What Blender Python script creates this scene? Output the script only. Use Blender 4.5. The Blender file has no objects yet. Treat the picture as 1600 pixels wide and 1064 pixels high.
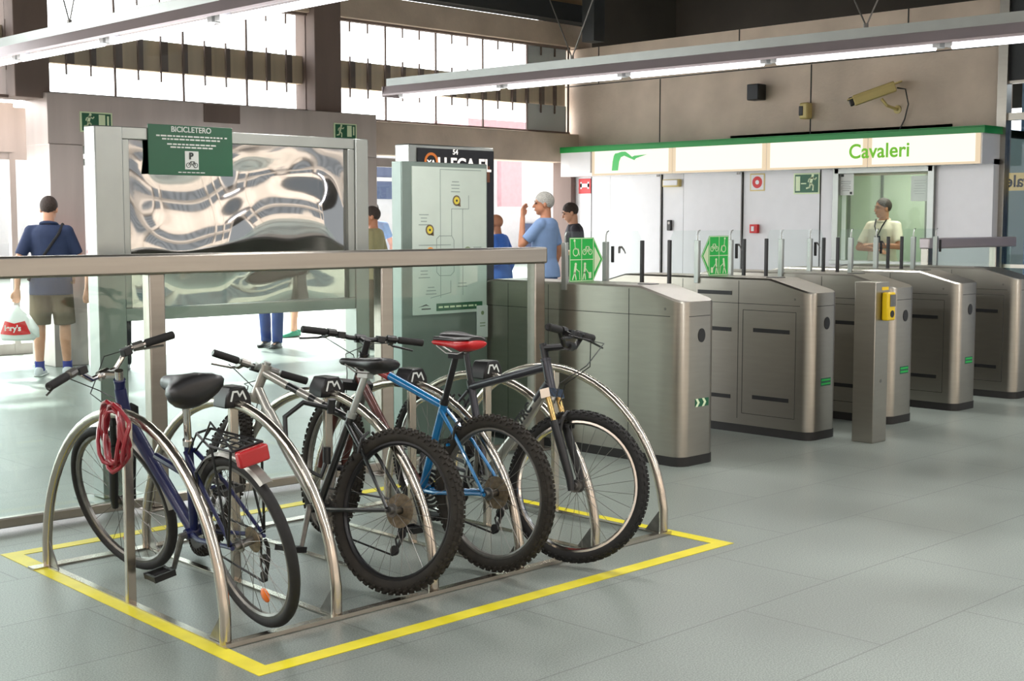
import bpy, bmesh, math, random
from mathutils import Vector, Matrix, Quaternion
random.seed(7)
C = bpy.context.scene.collection
PI = math.pi
def V(*a): return Vector(a)
def R(d): return math.radians(d)

# ------------------------------------------------------------------ materials
def srgb(r, g, b):
    f = lambda c: (c/255/12.92 if c/255 <= .04045 else ((c/255+.055)/1.055)**2.4)
    return (f(r), f(g), f(b), 1)
def newmat(name):
    m = bpy.data.materials.new(name); m.use_nodes = True
    nt = m.node_tree
    return m, nt, nt.nodes['Principled BSDF']
def pm(name, col, rough=.5, metal=0, bump=0, bscale=60, vary=.0, vscale=6, spec=.5, coat=0, stretch=None, trans=0, emis=None, estr=0):
    """plain procedural material: colour varied by noise, optional bump"""
    m, nt, b = newmat(name)
    L = nt.links
    c = srgb(*col)
    b.inputs['Roughness'].default_value = rough
    b.inputs['Metallic'].default_value = metal
    b.inputs['Specular IOR Level'].default_value = spec
    b.inputs['Coat Weight'].default_value = coat
    b.inputs['Base Color'].default_value = c
    tc = nt.nodes.new('ShaderNodeTexCoord')
    mp = nt.nodes.new('ShaderNodeMapping')
    L.new(tc.outputs['Object'], mp.inputs['Vector'])
    if stretch: mp.inputs['Scale'].default_value = stretch
    if vary:
        n = nt.nodes.new('ShaderNodeTexNoise'); n.inputs['Scale'].default_value = vscale; n.inputs['Detail'].default_value = 5
        L.new(mp.outputs['Vector'], n.inputs['Vector'])
        mx = nt.nodes.new('ShaderNodeMix'); mx.data_type = 'RGBA'
        mx.inputs[6].default_value = tuple(x*(1-vary) for x in c[:3])+(1,)
        mx.inputs[7].default_value = tuple(min(1, x*(1+vary)) for x in c[:3])+(1,)
        rp = nt.nodes.new('ShaderNodeMapRange'); rp.inputs[1].default_value = .3; rp.inputs[2].default_value = .7
        L.new(n.outputs['Fac'], rp.inputs[0]); L.new(rp.outputs[0], mx.inputs[0])
        L.new(mx.outputs[2], b.inputs['Base Color'])
    if bump:
        n2 = nt.nodes.new('ShaderNodeTexNoise'); n2.inputs['Scale'].default_value = bscale; n2.inputs['Detail'].default_value = 3
        L.new(mp.outputs['Vector'], n2.inputs['Vector'])
        bp = nt.nodes.new('ShaderNodeBump'); bp.inputs['Strength'].default_value = bump; bp.inputs['Distance'].default_value = .02
        L.new(n2.outputs['Fac'], bp.inputs['Height']); L.new(bp.outputs['Normal'], b.inputs['Normal'])
    if emis:
        b.inputs['Emission Color'].default_value = srgb(*emis); b.inputs['Emission Strength'].default_value = estr
    return m
def glassmat(name, tint, refl=.06, rough=0, graze=.8):
    m, nt, b = newmat(name)
    nt.nodes.remove(b)
    out = nt.nodes['Material Output']
    t = nt.nodes.new('ShaderNodeBsdfTransparent'); t.inputs[0].default_value = tint
    g = nt.nodes.new('ShaderNodeBsdfGlossy'); g.inputs['Roughness'].default_value = rough
    f = nt.nodes.new('ShaderNodeLayerWeight'); f.inputs['Blend'].default_value = .5
    pw = nt.nodes.new('ShaderNodeMath'); pw.operation = 'POWER'; pw.inputs[1].default_value = 5
    ma = nt.nodes.new('ShaderNodeMath'); ma.operation = 'MULTIPLY_ADD'; ma.inputs[1].default_value = graze; ma.inputs[2].default_value = refl
    mx = nt.nodes.new('ShaderNodeMixShader')
    nt.links.new(f.outputs['Facing'], pw.inputs[0]); nt.links.new(pw.outputs[0], ma.inputs[0]); nt.links.new(ma.outputs[0], mx.inputs[0])
    nt.links.new(t.outputs[0], mx.inputs[1]); nt.links.new(g.outputs[0], mx.inputs[2]); nt.links.new(mx.outputs[0], out.inputs[0])
    return m
def emit(name, col, s):
    return pm(name, (20, 20, 20), emis=col, estr=s)

def floormat():
    m, nt, b = newmat('speckled_floor_tile'); L = nt.links
    tc = nt.nodes.new('ShaderNodeTexCoord')
    n1 = nt.nodes.new('ShaderNodeTexNoise'); n1.inputs['Scale'].default_value = 170; n1.inputs['Detail'].default_value = 4
    n2 = nt.nodes.new('ShaderNodeTexNoise'); n2.inputs['Scale'].default_value = .9; n2.inputs['Detail'].default_value = 6
    br = nt.nodes.new('ShaderNodeTexBrick'); br.offset = .5
    br.inputs['Scale'].default_value = 1; br.inputs['Brick Width'].default_value = 1.2; br.inputs['Row Height'].default_value = .6
    br.inputs['Mortar Size'].default_value = .004; br.inputs['Mortar Smooth'].default_value = .3
    br.inputs['Color1'].default_value = (1, 1, 1, 1); br.inputs['Color2'].default_value = (.93, .93, .93, 1); br.inputs['Mortar'].default_value = (.58, .58, .58, 1)
    for n in (n1, n2, br): L.new(tc.outputs['Object'], n.inputs['Vector'])
    cr = nt.nodes.new('ShaderNodeValToRGB')
    cr.color_ramp.elements[0].position = .34; cr.color_ramp.elements[0].color = srgb(106, 114, 108)
    cr.color_ramp.elements[1].position = .66; cr.color_ramp.elements[1].color = srgb(152, 160, 152)
    L.new(n1.outputs['Fac'], cr.inputs[0])
    m1 = nt.nodes.new('ShaderNodeMix'); m1.data_type = 'RGBA'; m1.blend_type = 'MULTIPLY'; m1.inputs[0].default_value = 1
    L.new(cr.outputs[0], m1.inputs[6]); L.new(br.outputs['Color'], m1.inputs[7])
    cr2 = nt.nodes.new('ShaderNodeValToRGB')
    cr2.color_ramp.elements[0].position = .35; cr2.color_ramp.elements[0].color = (.78, .78, .78, 1)
    cr2.color_ramp.elements[1].position = .65; cr2.color_ramp.elements[1].color = (1.05, 1.05, 1.05, 1)
    L.new(n2.outputs['Fac'], cr2.inputs[0])
    m2 = nt.nodes.new('ShaderNodeMix'); m2.data_type = 'RGBA'; m2.blend_type = 'MULTIPLY'; m2.inputs[0].default_value = 1
    L.new(m1.outputs[2], m2.inputs[6]); L.new(cr2.outputs[0], m2.inputs[7])
    L.new(m2.outputs[2], b.inputs['Base Color'])
    mr = nt.nodes.new('ShaderNodeMapRange'); mr.inputs[1].default_value = .3; mr.inputs[2].default_value = .7; mr.inputs[3].default_value = .30; mr.inputs[4].default_value = .44
    L.new(n2.outputs['Fac'], mr.inputs[0]); L.new(mr.outputs[0], b.inputs['Roughness'])
    b.inputs['Specular IOR Level'].default_value = .6
    return m

M = {}
M['floor'] = floormat()
M['pavement'] = pm('pale_paving', (214, 212, 206), .8, vary=.06, vscale=3)
M['concrete'] = pm('raw_concrete', (214, 196, 180), .85, vary=.13, vscale=1.6, bump=.15, bscale=25)
M['concrete2'] = pm('brown_concrete', (206, 188, 172), .85, vary=.14, vscale=2.2, bump=.15, bscale=25)
M['darkconc'] = pm('dark_concrete_column', (122, 106, 100), .8, vary=.12, vscale=3, stretch=(1, 1, .2))
M['ceil'] = pm('dark_ceiling_sheet', (52, 47, 42), .8, vary=.2, vscale=1.5)
M['beam'] = pm('dark_steel_beam', (52, 55, 58), .6, vary=.1)
M['tan'] = pm('tan_ceiling_panel', (150, 128, 100), .8, vary=.1)
M['steel'] = pm('brushed_steel', (160, 156, 147), .34, 1, vary=.035, vscale=4, stretch=(1, 1, 9))
M['steelclad'] = pm('satin_steel_cladding', (188, 178, 174), .45, .7, vary=.08, vscale=2, stretch=(3, 3, .4))
M['steelrail'] = pm('satin_rail_steel', (162, 156, 148), .32, 1, vary=.06, vscale=4, stretch=(.3, 6, 6))
M['pipe'] = pm('polished_tube_steel', (190, 182, 170), .24, 1, vary=.05, vscale=6)
M['mirror'] = pm('wavy_polished_steel', (206, 206, 210), .06, 1, bump=.55, bscale=3.2, stretch=(1, 1, 1.5))
M['alu'] = pm('anodised_aluminium', (160, 164, 160), .4, .9, vary=.04)
M['lampalu'] = pm('lamp_channel_aluminium', (176, 164, 166), .4, .5, vary=.05, vscale=3, emis=(220, 208, 212), estr=.03)  # faint emission added so the bare metal looks lit
M['black'] = pm('black_plastic', (22, 22, 23), .42, vary=.1)
M['blackmet'] = pm('black_anodised_metal', (30, 30, 32), .32, .3, vary=.1)
M['rubber'] = pm('black_tyre_rubber', (26, 25, 24), .75, vary=.2, vscale=40)
M['dirtrubber'] = pm('dusty_knobby_rubber', (40, 36, 30), .85, vary=.3, vscale=20)
M['kick'] = pm('dark_kick_strip', (24, 23, 22), .6, vary=.1)
M['chrome'] = pm('chromed_steel', (215, 212, 208), .15, 1, vary=.02)
M['greymet'] = pm('worn_grey_metal', (128, 126, 122), .35, .9, vary=.15, vscale=30)
M['spoke'] = pm('spoke_steel', (120, 118, 114), .35, .8, vary=.05)
M['rust'] = pm('dusty_sprocket_steel', (128, 114, 94), .45, .7, vary=.3, vscale=60)
M['gold'] = pm('gold_fork_tube', (190, 160, 105), .2, .9, vary=.05)
M['navy'] = pm('navy_frame_paint', (14, 22, 70), .35, 0, coat=.15, vary=.1, vscale=15)
M['silverpaint'] = pm('silver_frame_paint', (170, 168, 160), .3, .6, coat=.3, vary=.06)
M['blackpaint'] = pm('black_frame_paint', (26, 28, 28), .28, .1, coat=.5, vary=.1)
M['bluepaint'] = pm('bright_blue_frame_paint', (18, 112, 168), .25, .1, coat=.6, vary=.08)
M['redpaint'] = pm('red_frame_paint', (140, 34, 34), .3, .1, coat=.6, vary=.1)
M['brownpaint'] = pm('brown_red_frame_paint', (84, 42, 34), .35, .2, coat=.4, vary=.35, vscale=22)
M['greypaint'] = pm('dark_grey_frame_paint', (62, 62, 68), .35, .4, coat=.2, vary=.1)
M['redlens'] = pm('red_lens', (170, 18, 24), .2, coat=.5, vary=.1)
M['orange'] = pm('orange_reflector', (236, 112, 20), .3, coat=.5, vary=.1)
M['redcable'] = pm('red_cable_sleeve', (134, 22, 34), .3, coat=.4, vary=.15)
M['saddleblack'] = pm('black_saddle_vinyl', (30, 29, 30), .38, vary=.15, vscale=20)
M['saddlered'] = pm('red_saddle_vinyl', (188, 26, 30), .4, vary=.1)
M['tape'] = pm('yellow_floor_tape_vinyl', (222, 208, 34), .42, vary=.10, vscale=7)
M['green'] = pm('sign_green', (22, 148, 66), .4, vary=.03)
M['dkgreen'] = pm('dark_sign_green', (24, 92, 62), .4, vary=.05)
M['stickgreen'] = pm('bright_sticker_green', (14, 166, 62), .4, vary=.04, emis=(14, 150, 60), estr=.15)
M['white'] = pm('white_enamel', (228, 228, 232), .3, vary=.02)
M['paper'] = pm('white_paper', (226, 230, 226), .7, vary=.02)
M['maptint'] = pm('map_print_paper', (206, 218, 208), .35, vary=.03)
M['ink'] = pm('grey_print_ink', (150, 164, 158), .6, vary=.05)
M['darkink'] = pm('dark_print_ink', (52, 60, 58), .6, vary=.05)
M['cream'] = pm('cream_plastic', (214, 194, 130), .45, vary=.04)
M['lime'] = pm('pale_lime_print', (222, 238, 200), .5, vary=.03)
M['yellow'] = pm('yellow_plastic', (232, 196, 20), .4, vary=.04)
M['red'] = pm('signal_red', (206, 32, 36), .4, vary=.04)
M['orangep'] = pm('orange_print', (240, 150, 40), .5, vary=.04)
M['yellowp'] = pm('yellow_print', (226, 204, 70), .5, vary=.04)
M['greyp'] = pm('sage_print', (130, 150, 110), .5, vary=.04)
M['seam'] = pm('dark_seam', (44, 43, 42), .7, vary=.1)
M['poster'] = pm('black_poster', (20, 20, 28), .25, vary=.1)
M['glow'] = emit('orange_poster_glow', (220, 120, 40), .7)
M['postwhite'] = emit('lit_white_lettering', (255, 246, 236), 1.0)
M['lightbox'] = emit('backlit_cream_panel', (255, 246, 226), .95)
M['lightboxw'] = emit('dimmed_backlight_edge', (250, 226, 190), .7)
M['tube'] = emit('fluorescent_tube_glow', (250, 250, 255), 4.0)
M['signtxt'] = pm('sign_letter_green', (96, 168, 24), .5, vary=.03, emis=(96, 168, 24), estr=.55)
M['logogreen'] = pm('logo_green', (64, 160, 84), .5, vary=.03, emis=(70, 170, 90), estr=.5)
M['railglass'] = glassmat('green_tinted_rail_glass', (.86, .925, .90, 1), .03)
M['clear'] = glassmat('clear_glass', (.955, .98, .97, 1), .03)
M['boothglass'] = glassmat('booth_glass', (.91, .965, .93, 1), .006, graze=.25)
M['doorglass'] = glassmat('door_glass', (.95, .97, .97, 1), .04)
M['darkglass'] = glassmat('smoked_glass', (.60, .66, .72, 1), .012, graze=.3)
M['facade'] = pm('white_facade', (235, 233, 236), .8, vary=.03)
M['pink'] = pm('pink_facade', (236, 190, 198), .8, vary=.05)
M['shutter'] = pm('grey_blue_shutter', (92, 104, 138), .7, vary=.05)
M['brownband'] = pm('corrugated_brown_band', (222, 200, 174), .8, vary=.2, vscale=3, stretch=(1.5, 1, .05))
M['boothwall'] = pm('pale_green_booth_wall', (186, 200, 180), .7, vary=.04)
M['skin'] = pm('light_skin', (202, 152, 124), .55, vary=.08, vscale=12)
M['skin2'] = pm('tanned_skin', (178, 122, 92), .55, vary=.08, vscale=12)
M['hairdark'] = pm('dark_brown_hair', (50, 38, 32), .7, bump=.5, bscale=90, vary=.3, vscale=50)
M['hairgrey'] = pm('grey_white_hair', (176, 174, 168), .85, bump=.9, bscale=90, vary=.15, vscale=50)
M['hairred'] = pm('dark_red_hair', (70, 22, 26), .7, bump=.5, bscale=90, vary=.3, vscale=50)
M['polonavy'] = pm('navy_polo_cotton', (36, 50, 82), .85, bump=.2, bscale=14, vary=.1)
M['khaki'] = pm('brown_khaki_cotton', (88, 78, 60), .9, bump=.25, bscale=16, vary=.15)
M['jean'] = pm('blue_denim', (40, 66, 128), .9, bump=.2, bscale=18, vary=.15)
M['olive'] = pm('olive_shirt_cotton', (148, 142, 104), .9, bump=.2, bscale=14, vary=.08)
M['bluegrey'] = pm('grey_blue_tshirt', (122, 148, 188), .9, bump=.2, bscale=14, vary=.08)
M['royal'] = pm('royal_blue_shirt', (66, 116, 206), .9, bump=.2, bscale=14, vary=.08)
M['darktee'] = pm('charcoal_tshirt', (46, 44, 52), .9, bump=.2, bscale=14, vary=.1)
M['shirtcream'] = pm('cream_uniform_shirt', (224, 214, 196), .85, bump=.2, bscale=14, vary=.05)
M['darkcloth'] = pm('black_cloth', (32, 32, 36), .9, bump=.2, bscale=14, vary=.1)
M['redcloth'] = pm('red_cloth', (160, 34, 44), .9, bump=.2, bscale=14, vary=.1)
M['shoe'] = pm('pale_grey_trainer', (206, 210, 214), .6, vary=.1, vscale=20)
M['shoegreen'] = pm('green_shoe', (40, 140, 110), .6, vary=.1)
M['sock'] = pm('blue_sock', (50, 60, 140), .9, vary=.1)
M['bag'] = pm('white_carrier_bag', (236, 240, 238), .35, bump=.6, bscale=9, vary=.03)
M['eye'] = pm('dark_eye', (26, 20, 18), .3, vary=.02)

# ------------------------------------------------------------------ mesh builder
class MB:
    def __init__(s, T=None): s.v = []; s.f = []; s.mi = []; s.cur = 0; s.T = T
    def add(s, vs, fs):
        n = len(s.v)
        s.v += [tuple(s.T(Vector(p)) if s.T else Vector(p)) for p in vs]
        s.f += [tuple(n+i for i in f) for f in fs]; s.mi += [s.cur]*len(fs)
        return s
    def box(s, x0, x1, y0, y1, z0, z1):
        vs = [(x, y, z) for z in (z0, z1) for y in (y0, y1) for x in (x0, x1)]
        return s.add(vs, [(0, 2, 3, 1), (4, 5, 7, 6), (0, 1, 5, 4), (2, 6, 7, 3), (0, 4, 6, 2), (1, 3, 7, 5)])
    def bar(s, p, q, w, h, up=(0, 0, 1)):
        p, q = Vector(p), Vector(q); d = (q-p).normalized(); u = Vector(up)
        if abs(d.dot(u)) > .98: u = Vector((0, 1, 0)) if abs(d.y) < .9 else Vector((1, 0, 0))
        a = d.cross(u).normalized()*w/2; b = a.cross(d).normalized()*h/2
        vs = [p-a-b, p+a-b, p+a+b, p-a+b, q-a-b, q+a-b, q+a+b, q-a+b]
        return s.add(vs, [(0, 1, 2, 3)[::-1], (4, 5, 6, 7), (0, 1, 5, 4), (1, 2, 6, 5), (2, 3, 7, 6), (3, 0, 4, 7)])
    def tube(s, pts, r, n=8, closed=False, flat=None):
        pts = [Vector(p) for p in pts]; N = len(pts)
        rs = r if isinstance(r, (list, tuple)) else [r]*N
        tang = []
        for i in range(N):
            a = pts[(i-1) % N] if (closed or i > 0) else pts[i]
            b = pts[(i+1) % N] if (closed or i < N-1) else pts[i]
            tang.append((b-a).normalized())
        t0 = tang[0]; u = t0.orthogonal().normalized()
        if flat is not None: u = (Vector(flat)-t0*t0.dot(Vector(flat))).normalized()
        vs = []; prev = t0
        for i in range(N):
            if i:
                q = prev.rotation_difference(tang[i]); u = (q @ u); u = (u-tang[i]*u.dot(tang[i])).normalized(); prev = tang[i]
            w = tang[i].cross(u)
            for k in range(n):
                a = 2*PI*k/n
                vs.append(pts[i]+(u*math.cos(a)+w*math.sin(a))*rs[i])
        fs = []
        for i in range(N if closed else N-1):
            j = (i+1) % N
            for k in range(n):
                l = (k+1) % n
                fs.append((i*n+k, i*n+l, j*n+l, j*n+k))
        if not closed:
            fs.append(tuple(range(n))[::-1]); fs.append(tuple((N-1)*n+k for k in range(n)))
        return s.add(vs, fs)
    def cyl(s, p, q, r, n=12, r2=None): return s.tube([p, q], [r, r if r2 is None else r2], n)
    def caps(s, p, q, r1, r2, n=12, m=4):
        """tapered tube with rounded ends"""
        p, q = Vector(p), Vector(q); d = (q-p)
        d = d.normalized() if d.length > 1e-6 else Vector((0, 0, 1))
        pts = []; rs = []
        for i in range(m):
            a = PI/2*(i+.35)/(m+.0); pts.append(p-d*r1*math.cos(a)); rs.append(r1*math.sin(a))
        pts.append(p); rs.append(r1); pts.append(q+d*1e-4); rs.append(r2)
        for i in range(m-1, -1, -1):
            a = PI/2*(i+.35)/(m+.0); pts.append(q+d*(r2*math.cos(a)+1e-4)); rs.append(r2*math.sin(a))
        return s.tube(pts, rs, n)
    def ell(s, c, rx, ry, rz, n=16, m=10, rot=None):
        c = Vector(c); vs = []; fs = []
        for i in range(m+1):
            t = PI*i/m
            for k in range(n):
                a = 2*PI*k/n
                p = Vector((rx*math.sin(t)*math.cos(a), ry*math.sin(t)*math.sin(a), rz*math.cos(t)))
                if rot: p = rot @ p
                vs.append(c+p)
        for i in range(m):
            for k in range(n):
                l = (k+1) % n
                fs.append((i*n+k, (i+1)*n+k, (i+1)*n+l, i*n+l))
        return s.add(vs, fs)
    def torus(s, c, R_, r, axis='y', n=40, k=8, a0=0, a1=2*PI, sq=1):
        c = Vector(c); full = abs(a1-a0-2*PI) < 1e-6
        N = n if full else n+1; vs = []; fs = []
        for i in range(N):
            a = a0+(a1-a0)*i/n
            for j in range(k):
                b = 2*PI*j/k
                rad = R_+r*math.cos(b); h = r*sq*math.sin(b)
                x, z = rad*math.cos(a), rad*math.sin(a)
                p = {'y': (x, h, z), 'z': (x, z, h), 'x': (h, x, z)}[axis]
                vs.append(c+Vector(p))
        for i in range(n):
            i2 = (i+1) % N
            for j in range(k):
                l = (j+1) % k
                fs.append((i*k+j, i*k+l, i2*k+l, i2*k+j))
        return s.add(vs, fs)
    def rev(s, prof, c, axis='y', n=36):
        """closed profile of (radius, height) revolved"""
        c = Vector(c); K = len(prof); vs = []; fs = []
        for i in range(n):
            a = 2*PI*i/n
            for (r, h) in prof:
                x, z = r*math.cos(a), r*math.sin(a)
                vs.append(c+Vector({'y': (x, h, z), 'z': (x, z, h), 'x': (h, x, z)}[axis]))
        for i in range(n):
            i2 = (i+1) % n
            for j in range(K):
                l = (j+1) % K
                fs.append((i*K+j, i*K+l, i2*K+l, i2*K+j))
        return s.add(vs, fs)
    def loft(s, rings, closed_ring=True):
        n = len(rings[0]); vs = [p for r in rings for p in r]; fs = []
        for i in range(len(rings)-1):
            for k in range(n):
                l = (k+1) % n
                fs.append((i*n+k, i*n+l, (i+1)*n+l, (i+1)*n+k))
        fs.append(tuple(range(n))[::-1]); fs.append(tuple((len(rings)-1)*n+k for k in range(n)))
        return s.add(vs, fs)
    def poly(s, pts, fr, t=.0015):
        """flat prism of 2D points in frame fr=(origin,right,up)"""
        o, r, u = [Vector(x) for x in fr]; nn = r.cross(u).normalized()
        K = len(pts)
        vs = [o+r*a+u*b for a, b in pts]+[o+r*a+u*b+nn*t for a, b in pts]
        fs = [tuple(range(K))[::-1], tuple(range(K, 2*K))]+[(i, (i+1) % K, K+(i+1) % K, K+i) for i in range(K)]
        return s.add(vs, fs)
    def rect(s, fr, a, b, w, h, t=.0015): return s.poly([(a-w/2, b-h/2), (a+w/2, b-h/2), (a+w/2, b+h/2), (a-w/2, b+h/2)], fr, t)
    def disc(s, fr, a, b, r, t=.0015, n=20, sx=1): return s.poly([(a+sx*r*math.cos(2*PI*i/n), b+r*math.sin(2*PI*i/n)) for i in range(n)], fr, t)
    def ring(s, fr, a, b, r, w, t=.0015, n=24):
        for i in range(n):
            p0, p1 = 2*PI*i/n, 2*PI*(i+1)/n
            s.poly([(a+(r-w)*math.cos(p0), b+(r-w)*math.sin(p0)), (a+r*math.cos(p0), b+r*math.sin(p0)), (a+r*math.cos(p1), b+r*math.sin(p1)), (a+(r-w)*math.cos(p1), b+(r-w)*math.sin(p1))], fr, t)
        return s
    def stroke(s, fr, p, q, w, t=.0015):
        p, q = Vector(p), Vector(q); d = (q-p).normalized(); n = Vector((-d.y, d.x))*w/2; e = d*w*.3
        return s.poly([tuple(p-e-n), tuple(q+e-n), tuple(q+e+n), tuple(p-e+n)], fr, t)
    def build(s, name, mat, parent=None, smooth=35, bevel=0, loc=None):
        me = bpy.data.meshes.new(name); me.from_pydata(s.v, [], s.f)
        mats = mat if isinstance(mat, (list, tuple)) else [mat]
        for m in mats: me.materials.append(m)
        if len(mats) > 1: me.polygons.foreach_set('material_index', s.mi)
        me.update()
        bm = bmesh.new(); bm.from_mesh(me); bmesh.ops.recalc_face_normals(bm, faces=bm.faces); bm.to_mesh(me); bm.free()
        if smooth:
            me.polygons.foreach_set('use_smooth', [True]*len(me.polygons)); me.set_sharp_from_angle(angle=R(smooth))
        o = bpy.data.objects.new(name, me); C.objects.link(o)
        if parent: o.parent = parent
        if loc: o.location = loc
        if bevel:
            b = o.modifiers.new('edge', 'BEVEL'); b.width = bevel; b.segments = 2; b.limit_method = 'ANGLE'; b.angle_limit = R(40)
        return o

def tag(o, label=None, cat=None, group=None, kind=None):
    if label: o['label'] = label
    if cat: o['category'] = cat
    if group: o['group'] = group
    if kind: o['kind'] = kind
    return o
def thing(name, label, cat, loc=(0, 0, 0), rz=0, group=None):
    o = bpy.data.objects.new(name, None); C.objects.link(o); o.empty_display_size = .1
    o.location = loc; o.rotation_euler = (0, 0, rz)
    return tag(o, label, cat, group)
def struct(name, mb, mat, **k):
    o = mb.build(name, mat, **k); o['kind'] = 'structure'; return o
def dup(root, loc, rz=None, label=None):
    r = root.copy(); C.objects.link(r); r.location = loc
    if rz is not None: r.rotation_euler = (0, 0, rz)
    if label: r['label'] = label
    for ch in list(root.children):
        c = ch.copy(); C.objects.link(c); c.parent = r
        for g in list(ch.children):
            d = g.copy(); C.objects.link(d); d.parent = c
    return r
def text(name, body, size, fr, mat, parent=None, bold=0, depth=.0015, align='CENTER', flip=False, spacing=1):
    cu = bpy.data.curves.new('lettering', 'FONT'); cu.body = body; cu.size = size; cu.align_x = align; cu.align_y = 'CENTER'
    cu.extrude = depth; cu.offset = bold; cu.space_character = spacing
    t = bpy.data.objects.new('lettering_source', cu); C.objects.link(t)
    dg = bpy.context.evaluated_depsgraph_get(); dg.update()
    me = bpy.data.meshes.new_from_object(t.evaluated_get(dg))
    bpy.data.objects.remove(t); bpy.data.curves.remove(cu)
    o_, r, u = [Vector(x) for x in fr]; n = r.cross(u).normalized()
    if flip: r = -r
    m4 = Matrix((r, u, n)).transposed().to_4x4(); m4.translation = o_
    me.transform(m4)
    if flip: me.flip_normals()
    me.materials.clear(); me.materials.append(mat)
    ob = bpy.data.objects.new(name, me); C.objects.link(ob)
    if parent: ob.parent = parent
    return ob
UP = (0, 0, 1)
def FY(x, y, z): return ((x, y, z), (1, 0, 0), UP)      # face looking to -y
def FX(x, y, z): return ((x, y, z), (0, -1, 0), UP)     # face looking to -x
# ------------------------------------------------------------------ setting
struct('floor', MB().box(-9, 17.5, -9, 13.45, -.06, 0), M['floor'], smooth=0)
struct('ground_outside', MB().box(-30, 70, 13.45, 70, -.08, -.005), M['pavement'], smooth=0)
struct('ceiling', MB().box(-5, 17.5, 3.5, 14, 5.2, 5.3), M['ceil'], smooth=0)
b = MB()
for y in (5.2, 7.2, 9.2, 11.2): b.box(-5, 17.4, y, y+.16, 4.86, 5.2)
for x in (2.5, 6.2, 9.9, 13.2): b.box(x, x+.2, 3.5, 13.3, 4.62, 4.88)
struct('ceiling_beam', b, M['beam'], smooth=0)
struct('trim_1', MB().box(-5, 14.4, 13.05, 13.3, 4.28, 4.52).box(13.85, 14.07, 12.5, 12.72, 3.95, 5.2), M['beam'], smooth=0)
struct('trim_2', MB().box(-5, 14.4, 12.2, 13.0, 4.96, 5.0).box(-5, 14.4, 13.2, 13.5, 4.5, 5.2), M['tan'], smooth=0)
# far side of the hall, behind the visitor
b = MB().box(-9, 17.5, -9.3, -9, 0, .9).box(-9, 17.5, -9.3, -9, 2.3, 2.9).box(-9, 17.5, -9.3, -9, 3.9, 5.2)
for i in range(11): b.box(-9+2.6*i, -8.55+2.6*i, -9.35, -8.9, 0, 5.2)
struct('wall_front', b, M['concrete2'], smooth=0)
b = MB()
for i in range(66): b.box(-9+.4*i, -8.95+.4*i, -9.2, -9.1, .9, 3.9)
struct('trim_8', b, M['beam'], smooth=0)
b = MB()
for y in (-7, -4, -1, 2): b.box(-9, 17.4, y, y+.5, 4.5, 5.2)
struct('trim_9', b, M['beam'], smooth=0)  # unseen overhead beams, added to show up in reflections
struct('wall_left', MB().box(-9.2, -9, -9, 13.6, 0, .9).box(-9.2, -9, -9, 13.6, 2.4, 5.2).box(-9.2, -9, 2, 13.6, .9, 2.4).box(-9, -2.6, 13.3, 13.6, 0, 5.2), M['concrete2'], smooth=0)
struct('wall_beyond', MB().box(17.5, 17.6, -9, 14, 3.0, 5.4).box(14.4, 17.6, 14.0, 14.1, 3.0, 5.4), M['ceil'], smooth=0)
# window wall
struct('wall_back', MB().box(-5, 14.7, 13.3, 13.6, 3.97, 4.28).box(10.5, 14.7, 13.28, 13.6, 2.33, 2.74), M['concrete2'], bevel=.012)
struct('wall_pillar', MB().box(9.69, 10.08, 13.2, 13.6, 2.74, 4.3).box(6.0, 6.37, 13.2, 13.6, 2.74, 4.3), M['darkconc'], bevel=.01)
struct('wall_entrance_cladding', MB().box(6.29, 10.55, 13.12, 13.62, 2.28, 2.8).box(6.29, 6.66, 13.1, 13.62, 0, 2.28).box(10.35, 10.55, 13.12, 13.62, 0, 2.28), M['steelclad'], bevel=.006)
struct('trim_3', MB().box(14.1, 14.2, 13.15, 13.5, 0, 2.33), M['darkconc'], smooth=0)
struct('trim_4', MB().box(6.68, 10.33, 13.3, 13.5, 2.2, 2.28).box(6.68, 10.33, 13.34, 13.46, 2.08, 2.15), M['alu'], smooth=0)
struct('wall_vestibule', MB().box(4.5, 7.3, 14.7, 14.95, 2.29, 2.76).box(4.5, 6.62, 14.62, 14.7, 2.26, 2.80), M['steelclad'], smooth=0)
struct('trim_10', MB().box(8.11, 8.57, 13.105, 13.12, 2.59, 2.79), M['darkconc'], smooth=0)
def window(n, x0, x1, z0):
    w = MB(); k = int((x1-x0)/.272); st = (x1-x0)/k
    for i in range(k+1):
        t = .006 if i % 3 else .009
        if i % 3 == 0: w.box(x0+i*st-t, x0+i*st+t, 13.385, 13.41, z0, 3.97)
        else: w.box(x0+i*st-t, x0+i*st+t, 13.385, 13.41, 3.02, 3.52).box(x0+i*st-t, x0+i*st+t, 13.385, 13.41, 3.82, 3.97)  # minor mullions cut to stubs; glare swallowing them is built into the shape
    w.box(x0, x1, 13.36, 13.44, z0, z0+.03).box(x0, x1, 13.36, 13.44, 3.94, 3.97)
    o = struct('window_%d' % n, w, M['darkconc'], smooth=0)
    rb = MB()
    for i in range(k): rb.box(x0+(i+.1)*st, x0+(i+.32+.1*(i % 2))*st, 13.44, 13.46, 3.14, 3.47)
    rb.build('spandrel_rib_pattern', M['darkconc'], o, 0)
    MB().box(x0, x1, 13.46, 13.56, 3.14, 3.47).build('spandrel_band', M['brownband'], o, 0)
    MB().box(x0, x1, 13.395, 13.403, z0+.03, 3.94).build('pane', M['doorglass'], o, 0)
    return o
window(1, 6.37, 9.69, 2.8); o = window(2, 10.08, 14.3, 2.74); window(3, 3.2, 6.0, 2.74)
MB().box(13.5, 14.28, 13.42, 13.45, 2.77, 3.14).box(13.5, 14.28, 13.42, 13.45, 3.47, 3.94).build('frosted_panel', M['white'], o, 0)
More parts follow.
